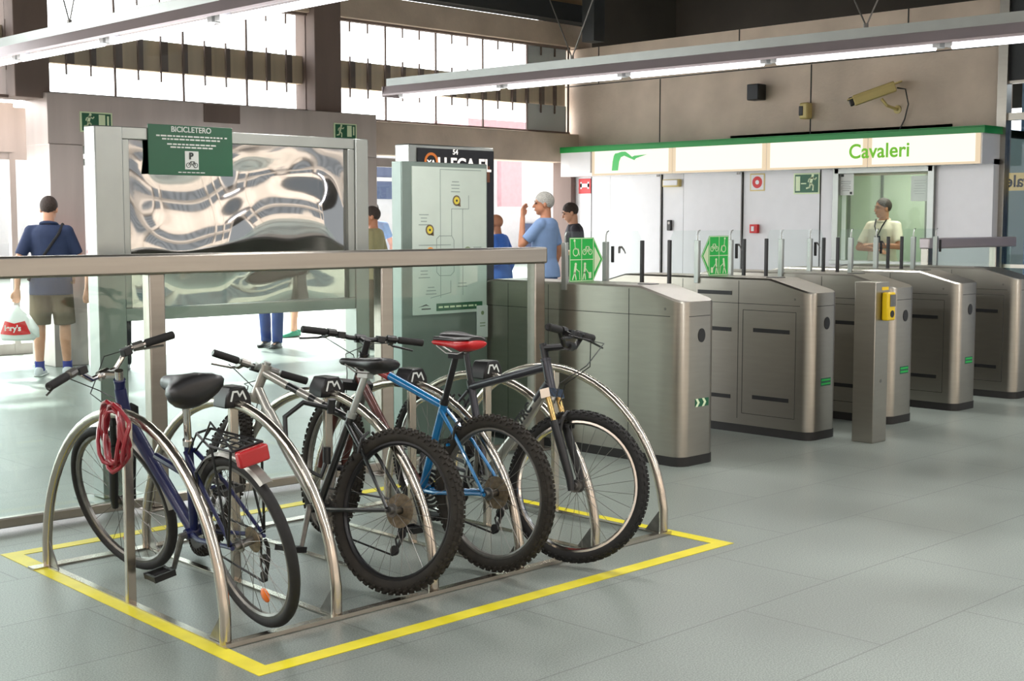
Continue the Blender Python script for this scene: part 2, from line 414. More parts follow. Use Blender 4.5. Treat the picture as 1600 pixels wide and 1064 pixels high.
# glazed entrance leaves
def glazed(n, x0, x1, y, posts):
    w = MB().box(x0, x1, y, y+.06, 0, .12).box(x0, x1, y, y+.06, 2.18, 2.29)
    for p in posts: w.box(p-.035, p+.035, y-.005, y+.065, 0, 2.25)
    o = struct('door_%d' % n, w, M['steelclad'], smooth=0)
    MB().box(x0, x1, y+.026, y+.034, .12, 2.18).build('pane', M['doorglass'], o, 0)
glazed(1, 4.6, 7.2, 14.7, (4.65, 6.62)); glazed(2, 10.6, 11.9, 13.36, (10.64, 11.86))
# right concrete wall
w = MB().box(14.4, 14.7, 6.95, 13.6, 2.05, 3.95)
o = struct('wall_right', w, M['concrete'], smooth=0)
s = MB()
for y, z0, z1 in ((11.78, 2.5, 3.42), (9.39, 2.5, 3.42), (10.48, 3.44, 3.95), (8.09, 3.44, 3.95), (12.9, 3.44, 3.95)): s.box(14.396, 14.41, y-.008, y+.008, z0, z1)
s.box(14.396, 14.41, 6.95, 13.6, 3.425, 3.437)
s.build('panel_joint', M['seam'], o, 0)
struct('trim_5', MB().box(14.33, 14.45, 6.84, 6.95, 0, 4.2), M['steel'], smooth=0)
struct('trim_6', MB().box(14.36, 14.44, 3.5, 6.84, 2.6, 2.68).box(14.36, 14.44, 3.5, 6.84, 3.0, 3.03), M['steel'], smooth=0)
struct('wall_upper_panel', MB().box(14.38, 14.42, 3.5, 6.84, 3.03, 5.2), M['beam'], smooth=0)
o = struct('window_4', MB().box(14.37, 14.43, 3.5, 6.84, 0, .25).box(14.37, 14.43, 3.5, 6.84, .98, 1.02), M['steel'], smooth=0)
MB().box(14.395, 14.405, 3.5, 6.84, .25, 2.6).build('pane', M['darkglass'], o, 0)
struct('wall_corridor', MB().box(17.2, 17.3, 2, 8, 0, 5.2), pm('blue_grey_corridor_paint', (120, 142, 172), .8, vary=.1), smooth=0)
# booth panel wall with window opening
o = struct('wall_booth', MB().box(14.2, 14.4, 8.86, 13.4, 0, 2.18).box(14.2, 14.4, 6.9, 7.64, 0, 2.18).box(14.2, 14.4, 7.64, 8.86, 0, 1.0).box(14.2, 14.4, 7.64, 8.86, 2.09, 2.18), M['white'], smooth=0)
MB().box(14.196, 14.2, 9.09, 9.105, 0, 2.14).box(14.196, 14.2, 12.84, 12.85, 0, 2.14).build('panel_joint', M['seam'], o, 0)
struct('wall_booth_inside', MB().box(16.2, 16.3, 7.5, 10.6, 0, 2.6).box(14.4, 16.2, 7.5, 7.58, 0, 2.6).box(14.4, 16.2, 10.5, 10.6, 0, 2.6).box(14.4, 16.3, 7.5, 10.6, 2.5, 2.6), M['boothwall'], smooth=0)
s = MB()
for y in (8.2, 8.75, 9.4, 9.9): s.box(16.17, 16.2, y, y+.03, 0, 2.5)
struct('trim_7', s, M['alu'], smooth=0)
for n, (y0, y1) in enumerate(((11.56, 12.48), (10.24, 11.19))):
    d = MB().box(14.17, 14.2, y0+.012, y1-.012, .01, 2.135)
    o = struct('door_%d' % (3+n), d, M['white'], bevel=.004)
    MB().box(14.192, 14.2, y0-.008, y0+.012, 0, 2.15).box(14.192, 14.2, y1-.012, y1+.008, 0, 2.15).box(14.192, 14.2, y0, y1, 2.135, 2.15).build('door_gap', M['seam'], o, 0)
    MB().box(14.16, 14.17, y0+.03, y0+.075, 2.09, 2.12).build('door_closer_tab', M['greymet'], o, 0)
o = struct('window_5', MB().box(14.15, 14.24, 8.82, 8.9, .98, 2.13).box(14.15, 14.24, 7.58, 7.66, .98, 2.13).box(14.15, 14.24, 7.6, 8.88, 2.06, 2.13).box(14.1, 14.3, 7.58, 8.9, .98, 1.03), M['alu'], bevel=.004)
MB().box(14.205, 14.213, 7.65, 8.83, 1.03, 2.07).build('pane', M['boothglass'], o, 0)

# exterior
t = thing('street_building', 'pale street building with pink pilasters and grey-blue shutters beyond the entrance', 'building', (0, 0, 0))
MB().box(12, 62, 34, 40, 0, 4.2).build('wall', M['facade'], t, 0)
for x in (32.7, 37.4): MB().box(x, x+1.0, 33.8, 34, 2.0, 4.1).build('pilaster', M['pink'], t, 0)
MB().box(31.5, 34.5, 34.2, 36, 4.2, 5.0).build('roof_box', M['pink'], t, 0)
for x0, x1, z0, z1 in ((27.0, 28.9, 2.2, 3.45), (33.9, 35.2, .2, 1.4), (38.8, 41, 2.6, 4), (30, 31, .2, 2.0)):
    f = MB().box(x0, x1, 33.85, 34, z0, z1).build('window', M['shutter'], t, 0)
    MB().box(x0+.1, x1-.1, 33.8, 33.86, (z0+z1)/2-.06, (z0+z1)/2+.06).build('rail', M['facade'], f, 0)

# ------------------------------------------------------------------ lamps
def lamp(name, label, x, y0, y1, z, lit, group=None):
    t = thing(name, label, 'lamp', (x, 0, z), 0, group)
    MB().box(-.06, .06, y0, y1, .12, .20).build('cable_channel', M['alu'], t, 0)
    r = MB(); sec = [(-.09, .115), (.09, .115), (.13, .03), (.13, .012), (.12, .012), (.06, .05), (-.06, .05), (-.12, .012), (-.13, .012), (-.13, .03)]
    r.loft([[(a, y0, b) for a, b in sec], [(a, y1, b) for a, b in sec]])
    r.box(-.125, .125, y0, y0+.01, .0, .11).box(-.125, .125, y1-.01, y1, .0, .11)
    r.build('reflector', M['lampalu'], t, 0)
    y = y1-.25; L = 1.55
    while y-L > y0:
        e = MB().cyl((-.03, y, -.004), (-.03, y-L+.14, -.004), .026, 10).build('tube', M['tube'], t)
        MB().box(-.06, .03, y-.01, y+.05, -.01, .06).build('tube_socket', M['white'], e, 0); MB().box(-.06, .03, y-L+.09, y-L+.15, -.01, .06).build('tube_socket', M['white'], e, 0)
        if lit:
            ld = bpy.data.lights.new('tube_light', 'AREA'); ld.shape = 'RECTANGLE'; ld.size = .12; ld.size_y = L-.2; ld.energy = lit; ld.color = (1, .98, .95)
            lo = bpy.data.objects.new('tube_light', ld); C.objects.link(lo); lo.location = (0, y-L/2, -.02); lo.parent = t
        y -= L
    yy = y1-2.6
    while yy > y0+.3:
        h = MB(); h.tube([(0, yy-.75, 1.74), (0, yy, .22)], .007, 5).tube([(0, yy+.75, 1.74), (0, yy, .22)], .007, 5).tube([(0, yy, .19), (0, yy, .24)], .02, 6)
        yy -= 3.1; h.build('hanger_wire', M['greymet'], t)
    return t
lamp('hanging_strip_lamp', 'long fluorescent strip lamp in front of the concrete wall above the ticket gates', 10.0, -2, 11.55, 2.84, 30, 'hanging fluorescent strip lamps').rotation_euler = (0, 0, R(2.6))
lamp('hanging_strip_lamp', 'long fluorescent strip lamp crossing the entrance windows, over the bicycles', 5.2, -2, 13.0, 2.88, 30, 'hanging fluorescent strip lamps')
lamp('hanging_strip_lamp', 'unseen fluorescent strip lamp added over the open floor, furthest from the ticket gates', .4, -4, 12.5, 2.88, 30, 'hanging fluorescent strip lamps')  # out of view; this lamp row is added for its light

# ------------------------------------------------------------------ station name lightbox
t = thing('station_sign', 'long backlit station name board with green top edge reading Cavaleri above the booth', 'sign', (13.9, 0, 0))
MB().box(0, .5, 6.87, 13.18, 2.45, 2.52).box(.0, .5, 6.87, 13.18, 2.515, 2.53).build('green_edge', M['green'], t, 0)
c = MB(); c.box(.02, .5, 6.9, 13.18, 2.12, 2.45); c.build('housing', M['white'], t, 0)
c = MB()
ring = []
for y, q in ((13.18, .02), (13.0, .0), (12.6, 0.), ): ring.append([(q, y, 2.16), (.03, y, 2.16), (.03, y, 2.45), (q, y, 2.45)])
c.loft(ring); c.build('end_panel', M['white'], t, 0)
for y1, y0 in ((12.57, 11.17), (11.15, 9.7), (9.68, 8.3), (8.28, 6.92)):
    p = MB().box(0, .02, y0+.05, y1-.05, 2.145, 2.45).build('lit_panel', M['lightbox'], t, 0)
    MB().box(.001, .02, y0, y0+.05, 2.14, 2.45).box(.001, .02, y1-.05, y1, 2.14, 2.45).box(.001, .02, y0, y1, 2.12, 2.145).build('dimmed_edge', M['lightboxw'], p, 0)  # dimmer edge strips put the backlight's falloff into the colour
text('station_name', 'Cavaleri', .232, FX(-.004, 8.14, 2.295), M['signtxt'], t, bold=.004, spacing=1.02)
lg = MB(); f = FX(-.004, 12.2, 2.18)
lg.poly([(0, 0), (.11, 0), (.13, .12), (.16, .175), (.11, .235), (.06, .23), (.035, .2), (.015, .12)], f, .003)
lg.poly([(.16, .175), (.22, .195), (.30, .165), (.40, .13), (.43, .155), (.40, .19), (.36, .175), (.30, .215), (.24, .25), (.17, .25), (.11, .235)], f, .003)
lg.poly([(.40, .19), (.43, .155), (.62, .2)], f, .003)
lg.build('logo', M['logogreen'], t, 0)
t = thing('reversed_name_strip', 'added glowing strip behind the dark glass standing in for the reversed name', 'sign', (15.6, 6.6, 1.86))
MB().box(0, .04, -1.2, .88, 0, .21).build('strip', pm('amber_glow_strip', (214, 178, 110), .5, vary=.1, emis=(226, 186, 110), estr=.9), t, 0)  # added glowing strip stands in for the mirrored name showing in the glass
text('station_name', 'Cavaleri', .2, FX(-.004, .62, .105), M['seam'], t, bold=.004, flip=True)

# ------------------------------------------------------------------ small wall fittings
def man_pict(mb, f, s, ox, oy):
    """running figure"""
    S = lambda p, q, w: mb.stroke(f, (ox+p[0]*s, oy+p[1]*s), (ox+q[0]*s, oy+q[1]*s), w*s)
    mb.disc(f, ox+.06*s, oy+.40*s, .075*s)
    S((.02, .28), (-.06, .02), .15); S((.03, .27), (.2, .2), .065); S((.2, .2), (.27, .28), .06)
    S((0, .28), (-.17, .2), .065); S((-.17, .2), (-.2, .08), .06)
    S((-.05, .0), (.1, -.12), .085); S((.1, -.12), (.08, -.34), .075); S((-.07, .0), (-.12, -.2), .085); S((-.12, -.2), (-.3, -.24), .075)
def exit_sign(label, loc, fx, w, h, door, mirror=False):
    t = thing('exit_sign', label, 'sign', loc)
    f = FX(0, 0, 0) if fx else FY(0, 0, 0)
    if mirror: pass
    g = lambda e: ((Vector(f[0])+Vector(f[1]).cross(Vector(UP))*e), f[1], f[2])
    MB().rect(g(0), 0, 0, w, h, .012).build('border', M['lime'], t, 0)
    MB().rect(g(.012), 0, 0, w*.9, h*.86, .002).build('panel', M['dkgreen'], t, 0)
    p = MB()
    if door < 0: p.rect(g(.014), -w*.33, 0, w*.17, h*.7); p.stroke(g(.014), (-w*.02, 0), (-w*.2, 0), h*.06); man_pict(p, g(.014), h*.95, w*.2, -h*.0)
    else:
        man_pict(p, g(.014), h*.9, -w*.22, 0); p.rect(g(.014), w*.17, h*.05, w*.2, h*.66); p.stroke(g(.014), (w*.36, h*.3), (w*.36, -h*.15), h*.1)
    p.build('pictogram', M['lime'], t, 0)
    return t
exit_sign('green running man exit sign with white border on the white booth wall', (14.2, 9.29, 1.955), True, .37, .255, -1)
exit_sign('green exit sign with running man and door under the steel lintel, beside the steel column', (6.82, 13.12, 2.52), False, .36, .21, 1)
exit_sign('green exit sign peeping over the far top corner of the mirror panel', (10.06, 13.12, 2.57), False, .34, .2, 1)
t = thing('hose_sign', 'square red sign with white hose symbol next to the first booth door', 'sign', (14.2, 12.97, 1.99))
MB().rect(FX(0, 0, 0), 0, 0, .23, .21, .008).build('panel', M['red'], t, 0)
p = MB(); f = FX(-.008, 0, 0); p.stroke(f, (-.07, -.03), (-.07, .05), .03).stroke(f, (.07, -.03), (.07, .05), .03).stroke(f, (-.07, .01), (.07, .01), .05); p.build('symbol', M['white'], t, 0)
t = thing('alarm_sign', 'square white-edged sign with red ring beside the second booth door', 'sign', (14.2, 10.02, 1.985))
MB().rect(FX(0, 0, 0), 0, 0, .22, .22, .006).build('border', M['cream'], t, 0)
MB().rect(FX(-.006, 0, 0), 0, 0, .19, .19, .002).build('panel', M['white'], t, 0)
MB().disc(FX(-.008, 0, 0), 0, 0, .075).build('red_disc', M['red'], t, 0); MB().disc(FX(-.0095, 0, 0), 0, 0, .028).build('white_dot', M['white'], t, 0)
t = thing('alarm_call_point', 'small red fire call point on the white wall below the red ring sign', 'alarm', (14.2, 10.04, 1.40))
MB().box(-.05, 0, -.06, .06, -.055, .055).build('case', M['red'], t, bevel=.006); MB().box(-.055, -.05, -.01, .03, -.03, .03).build('glass_plate', M['white'], t, 0)
t = thing('emergency_light', 'cream emergency light box between the two booth doors', 'light', (14.2, 11.37, 2.0))
MB().box(-.07, 0, -.14, .14, -.05, .05).build('case', M['cream'], t, bevel=.012); MB().box(-.08, -.07, -.12, .12, -.03, .04).build('lens', M['white'], t, bevel=.004)
t = thing('door_intercom', 'narrow black intercom between the two booth doors', 'intercom', (14.2, 11.42, 1.44))
MB().box(-.035, 0, -.035, .035, -.07, .07).build('case', M['black'], t, bevel=.008); MB().disc(FX(-.035, 0, .03), 0, 0, .018).build('button', M['greymet'], t, 0)
t = thing('wall_speaker', 'black box loudspeaker mounted high on the concrete wall', 'speaker', (14.4, 10.12, 3.12))
MB().box(-.2, -.03, -.09, .09, -.1, .1).build('case', M['black'], t, bevel=.012); MB().box(-.206, -.2, -.08, .08, -.09, .09).build('grille', M['blackmet'], t, 0); MB().box(-.04, 0, -.03, .03, -.04, .04).build('bracket', M['blackmet'], t, 0)
t = thing('motion_sensor', 'small cream motion sensor with a dark window on the concrete wall', 'sensor', (14.4, 9.42, 2.85))
MB().box(-.12, 0, -.06, .06, -.1, .1).build('case', M['cream'], t, bevel=.02); MB().box(-.126, -.05, .0, .064, -.06, .06).build('sensor_window', M['black'], t, bevel=.01)
t = thing('security_camera', 'cream security camera on a bracket with a loose black cable high on the wall', 'camera', (14.4, 8.25, 2.9))
q = Quaternion((0, 0, 1), R(0))
MB().bar((-.36, .32, .0), (-.12, -.08, .16), .13, .12).build('housing', M['cream'], t, bevel=.012)
MB().bar((-.40, .38, .01), (-.08, -.14, .215), .155, .012).build('sun_hood', M['cream'], t, 0)
MB().bar((-.385, .36, -.015), (-.36, .32, .0), .11, .1).build('lens_glass', M['black'], t, bevel=.01)
MB().tube([(-.2, .05, .02), (-.16, .0, -.06), (-.01, -.05, -.1)], .018, 8).cyl((-.01, -.05, -.1), (0, -.05, -.1), .05, 12).build('bracket', M['cream'], t)
MB().tube([(-.11, -.1, .14), (-.1, -.2, .12), (-.06, -.22, -.05), (-.03, -.16, -.22), (-.02, -.08, -.36)], .009, 6).build('cable', M['black'], t)
t = thing('paper_notice', 'white printed notice taped at the top corner of the booth window nearest the exit sign', 'notice', (14.2, 8.735, 1.94))
MB().rect(FX(0, 0, 0), 0, 0, .19, .27).build('sheet', M['paper'], t, 0); p = MB(); f = FX(-.002, 0, 0)
for i in range(6): p.rect(f, -.01, .03-.022*i, .13-.03*(i % 3 == 2), .004, .0005)
p.rect(f, -.06, .1, .04, .03, .0005).rect(f, .06, -.11, .03, .03, .0005); p.build('print', M['darkink'], t, 0)
t = thing('paper_notice', 'pale blank sheet hung on the booth window behind the guard, away from the exit sign', 'notice', (14.2, 7.78, 1.87))
MB().rect(FX(0, 0, 0), 0, 0, .22, .29).build('sheet', M['maptint'], t, 0); p = MB(); f = FX(-.002, 0, 0)
for i in range(6): p.rect(f, 0, .09-.03*i, .15-.03*(i % 3 == 2), .003, .0005)
p.build('print', M['ink'], t, 0)

# booth counter, tray
t = thing('booth_counter', 'pale counter inside the ticket booth in front of the guard', 'counter', (14.42, 8.3, 0))
MB().box(.0, .45, -.65, .9, .92, .96).build('top', M['white'], t, bevel=.005); MB().box(.02, .4, -.6, .85, 0.02, .92).build('front_panel', M['boothwall'], t, 0)

# ------------------------------------------------------------------ glass rails
def rail(name, label, p, q, posts, top=1.33, rm='steelrail'):
    p = Vector(p); q = Vector(q); d = (q-p); L = d.length
    t = thing(name, label, 'railing', p, math.atan2(d.y, d.x), None)
    MB().box(0, L, -.055, .055, top-.105, top).build('top_rail', M[rm], t, bevel=.012)
    MB().box(0, L, -.025, .025, .02, .07).build('bottom_rail', M['steelrail'], t, bevel=.006)
    MB().box(.03, L-.03, -.006, .006, .07, top-.105).build('glass_panel', M['railglass'], t, 0)
    for x in posts:
        o = MB().box(x-.045, x+.045, -.04, .04, .012, top-.1).build('post', M['steelrail'], t, bevel=.008)
        MB().box(x-.09, x+.09, -.08, .08, 0, .012).build('base_plate', M['steelrail'], o, bevel=.003)
    return t
rail('glass_railing', 'steel and glass railing behind the parked bicycles', (1.2, 6.36, 0), (6.3, 6.13, 0), (.3, 2.35, 3.82, 5.05))
rail('glass_railing', 'short steel railing between the last ticket gate and the booth wall', (12.2, 6.62, 0), (14.1, 6.62, 0), (.05, 1.5), rm='lampalu')

# ------------------------------------------------------------------ wavy mirror board
t = thing('mirror_board', 'standing steel board with wavy polished panel and frame behind the glass railing', 'board', (3.42, 6.6, 0), R(-.8))
W = 1.80
o = MB().box(0, .16, -.0, .12, .012, 2.0).build('post', M['alu'], t, bevel=.006); MB().box(-.08, .24, -.08, .2, 0, .012).build('base_plate', M['alu'], o, 0)
o = MB().box(W-.1, W, 0, .12, .012, 2.0).build('post', M['alu'], t, bevel=.006); MB().box(W-.18, W+.06, -.08, .2, 0, .012).build('base_plate', M['alu'], o, 0)
MB().box(.16, W-.1, .01, .1, 1.935, 2.0).box(.16, W-.1, .01, .1, .96, 1.03).box(.16, .2, .01, .1, 1.03, 1.935).box(W-.15, W-.1, .01, .1, 1.03, 1.935).build('frame', M['alu'], t, bevel=.004)
mb = MB(); nx, nz = 60, 36
x0, x1, z0, z1 = .2, W-.15, 1.03, 1.935
for j in range(nz+1):
    for i in range(nx+1):
        u, v = i/nx, j/nz
        e = min(1, 8*min(u, 1-u))*min(1, 6*min(v, 1-v))
        y = .035+e*(.010*math.sin(u*2*PI*1.9+.6)*math.sin(v*PI)+.009*math.sin(v*2*PI*1.6+1.3*math.sin(u*6.5))+.0022*math.sin(u*24+3*v))
        mb.v.append((x0+(x1-x0)*u, y, z0+(z1-z0)*v))
for j in range(nz):
    for i in range(nx):
        a = j*(nx+1)+i; mb.f.append((a, a+1, a+nx+2, a+nx+1)); mb.mi.append(0)
mb.build('mirror_panel', pm('polished_wavy_steel', (172, 174, 175), .055, 1, vary=.02), t, 180)
MB().box(.2, W-.15, .07, .09, 1.03, 1.935).build('back_panel', M['greymet'], t, 0)
s = thing('bicycle_rules_sign', 'green sign with white lettering fixed on the wavy mirror board', 'sign', (3.42+.31, 6.604, 1.75), R(-.8))
MB().box(0, .525, -.008, .0, 0, .272).build('panel', M['dkgreen'], s, bevel=.002)
f = FY(.2625, -.0085, 0)
text('heading', 'BICICLETERO', .042, FY(.2625, -.0095, .248), M['paper'], s, bold=.0006)
p = MB()
for z, w in ((.212, .43), (.195, .36), (.168, .30), (.152, .26), (.016, .17)):
    x = -w/2; random.seed(int(z*1000))
    while x < w/2:
        l = random.uniform(.012, .035); p.rect(f, x+l/2, z, min(l, w/2-x+.004), .008 if z > .1 else .005, .001); x += l+.006
p.build('small_print', M['paper'], s, 0)
k = MB().rect(f, -.0, .083, .085, .1, .001).build('parking_symbol', M['paper'], s, 0)
text('letter', 'P', .05, FY(.258, -.011, .105), M['darkink'], k, bold=.002)
p = MB(); f2 = FY(.2625, -.0105, .056); p.ring(f2, -.022, 0, .014, .003).ring(f2, .022, 0, .014, .003).stroke(f2, (-.022, 0), (-.008, .02), .003).stroke(f2, (-.008, .02), (.014, .02), .003).stroke(f2, (.014, .02), (.022, 0), .003).stroke(f2, (-.008, .02), (0, 0), .003).stroke(f2, (0, 0), (.014, .02), .003)
p.build('bicycle_symbol', M['darkink'], k, 0)

# ------------------------------------------------------------------ map totem and advert
t = thing('map_totem', 'slim grey totem carrying a pale area map behind the glass railing', 'totem', (5.62, 6.74, 0))
MB().box(0, .765, 0, .10, .03, 1.885).build('case', pm('grey_green_totem_steel', (128, 142, 136), .4, .6, vary=.05), t, bevel=.006)
MB().box(-.01, .77, -.01, .11, 0, .03).build('plinth', M['kick'], t, 0)
MB().box(.085, .75, -.006, 0, .88, 1.855).build('map_sheet', M['maptint'], t, 0)
f = FY(0, -.0065, 0); p = MB()
L_ = lambda *pts: [p.stroke(f, a, b, .0045, .0006) for a, b in zip(pts, pts[1:])]
L_((.33, 1.84), (.33, .99)); L_((.33, 1.84), (.70, 1.84)); L_((.43, 1.58), (.43, 1.40), (.45, 1.37), (.45, 1.16), (.42, 1.135), (.32, 1.135), (.295, 1.16), (.295, 1.38), (.32, 1.40), (.43, 1.40))
L_((.43, 1.58), (.585, 1.58), (.585, 1.67)); L_((.53, 1.58), (.53, 1.0)); L_((.14, 1.22), (.70, 1.22)); L_((.14, 1.34), (.42, 1.34)); L_((.42, 1.1), (.42, 1.02), (.24, .99))
random.seed(3)
for bx, bz, n in ((.42, 1.76, 4), (.14, 1.54, 4), (.14, 1.17, 3), (.62, 1.32, 4), (.2, 1.06, 3), (.48, 1.08, 2)):
    for i in range(n): p.rect(f, bx+.045, bz-.022*i, random.uniform(.05, .1), .006, .0006)
p.build('map_lines', M['ink'], t, 0)
for mname, x, z in (('yellowp', .475, 1.635), ('yellowp', .235, 1.44), ('orangep', .24, 1.29), ('greyp', .575, 1.29)):
    k = MB().disc(f, x, z, .036, .001).poly([(x+.005, z-.034), (x+.034, z-.012), (x+.036, z-.04)], f, .001).build('map_pin', M['orangep' if mname != 'greyp' else 'greyp'] if mname != 'yellowp' else M['rust'], t, 0)
    MB().disc(FY(0, -.0075, 0), x, z, .025, .001).build('pin_face', M[mname], k, 0); MB().disc(FY(0, -.0085, 0), x, z, .008, .001).build('pin_dot', M['darkink'], k, 0)
k = MB().rect(f, .50, .925, .42, .05, .001).build('map_caption_strip', M['dkgreen'], t, 0)
p = MB(); x = .31; random.seed(5)
while x < .64: l = random.uniform(.015, .05); p.rect(FY(0, -.0078, 0), x+l/2, .925, l, .012, .0006); x += l+.012
p.build('caption_print', M['lime'], k, 0)
MB().poly([(.13, .93), (.2, .95), (.23, .935), (.2, .94)], f, .001).rect(f, .2, .918, .08, .008, .001).build('map_logo', M['darkink'], t, 0)
k = MB().box(.655, .755, -.014, -.007, .70, .92).build('leaflet_holder', M['paper'], t, 0); MB().disc(FY(0, -.0145, 0), .705, .87, .014, .001).rect(FY(0, -.0145, 0), .705, .80, .05, .006, .001).rect(FY(0, -.0145, 0), .705, .78, .05, .006, .001).build('leaflet_print', M['greyp'], k, 0)
t = thing('advert_display', 'tall dark backlit advert display with glowing white letters behind the map totem', 'advert', (7.2, 8.5, -.0))
MB().box(-.03, .93, 0, .18, 0, 2.13).build('case', M['alu'], t, bevel=.01)
MB().box(.055, .92, -.012, 0, .35, 2.10).build('poster', M['poster'], t, 0)
MB().rect(FY(.48, -.0125, 1.90), 0, 0, .78, .14, .001).build('orange_glow_band', pm('orange_brown_print', (120, 66, 30), .4, vary=.2), t, 0)
text('top_number', '54', .06, FY(.47, -.014, 2.075), M['postwhite'], t, bold=.001)
text('headline', 'LLEGA EL', .148, FY(.575, -.015, 1.968), M['postwhite'], t, bold=.004)
MB().ring(FY(.2, -.014, 1.99), 0, 0, .075, .022).build('orange_badge', M['glow'], t, 0)
text('badge_word', 'YA', .07, FY(.2, -.0155, 1.975), M['postwhite'], t, bold=.002)
# ------------------------------------------------------------------ ticket gates
GW, GL = .35, 2.0
def gz(y): return 1.01+.09*min(1, max(0, y/.34)) if y < GL/2 else 1.01+.09*min(1, max(0, (GL-y)/.34))
def gate_body(i):
    mb = MB(); st = []
    c = .075
    for a in (0, 18, 36, 54, 72, 90): st.append((c*(1-math.cos(R(a)))*1.0, c*(1-math.sin(R(a)))))
    ys = [(y, ins) for y, ins in st]+[(.2, 0), (.34, 0), (.6, 0), (1.0, 0), (1.4, 0), (GL-.34, 0), (GL-.2, 0)]+[(GL-y, ins) for y, ins in st[::-1]]
    rings = []
    for y, ins in ys:
        x0, x1 = ins, GW-ins
        z = gz(y)
        rings.append([(x0, y, .055), (x0, y, z-.012), (x0+.012, y, z), (x1-.012, y, z), (x1, y, z-.012), (x1, y, .055)])
    return mb.loft(rings)
def ring_plan(ins0, z0, z1):
    mb = MB(); c = .075; st = [(c*(1-math.cos(R(a))), c*(1-math.sin(R(a)))) for a in (0, 30, 60, 90)]
    ys = st+[(GL-y, i) for y, i in st[::-1]]
    pts = [(i+ins0, y+(ins0 if y < 1 else -ins0)) for y, i in ys]+[(GW-i-ins0, y+(ins0 if y < 1 else -ins0)) for y, i in ys[::-1]]
    return mb.loft([[(x, y, z0) for x, y in pts], [(x, y, z1) for x, y in pts]])
def symbol_m(mb, f, x, z, s):
    mb.poly([(x, z), (x+.03*s, z), (x+.035*s, z+.05*s), (x+.0*s, z+.06*s)], f, .001)
    return mb.stroke(f, (x+.015*s, z+.055*s), (x+.05*s, z+.055*s), .02*s, .001).stroke(f, (x+.05*s, z+.055*s), (x+.08*s, z+.03*s), .02*s, .001).stroke(f, (x+.08*s, z+.03*s), (x+.1*s, z+.0*s), .015*s, .001)
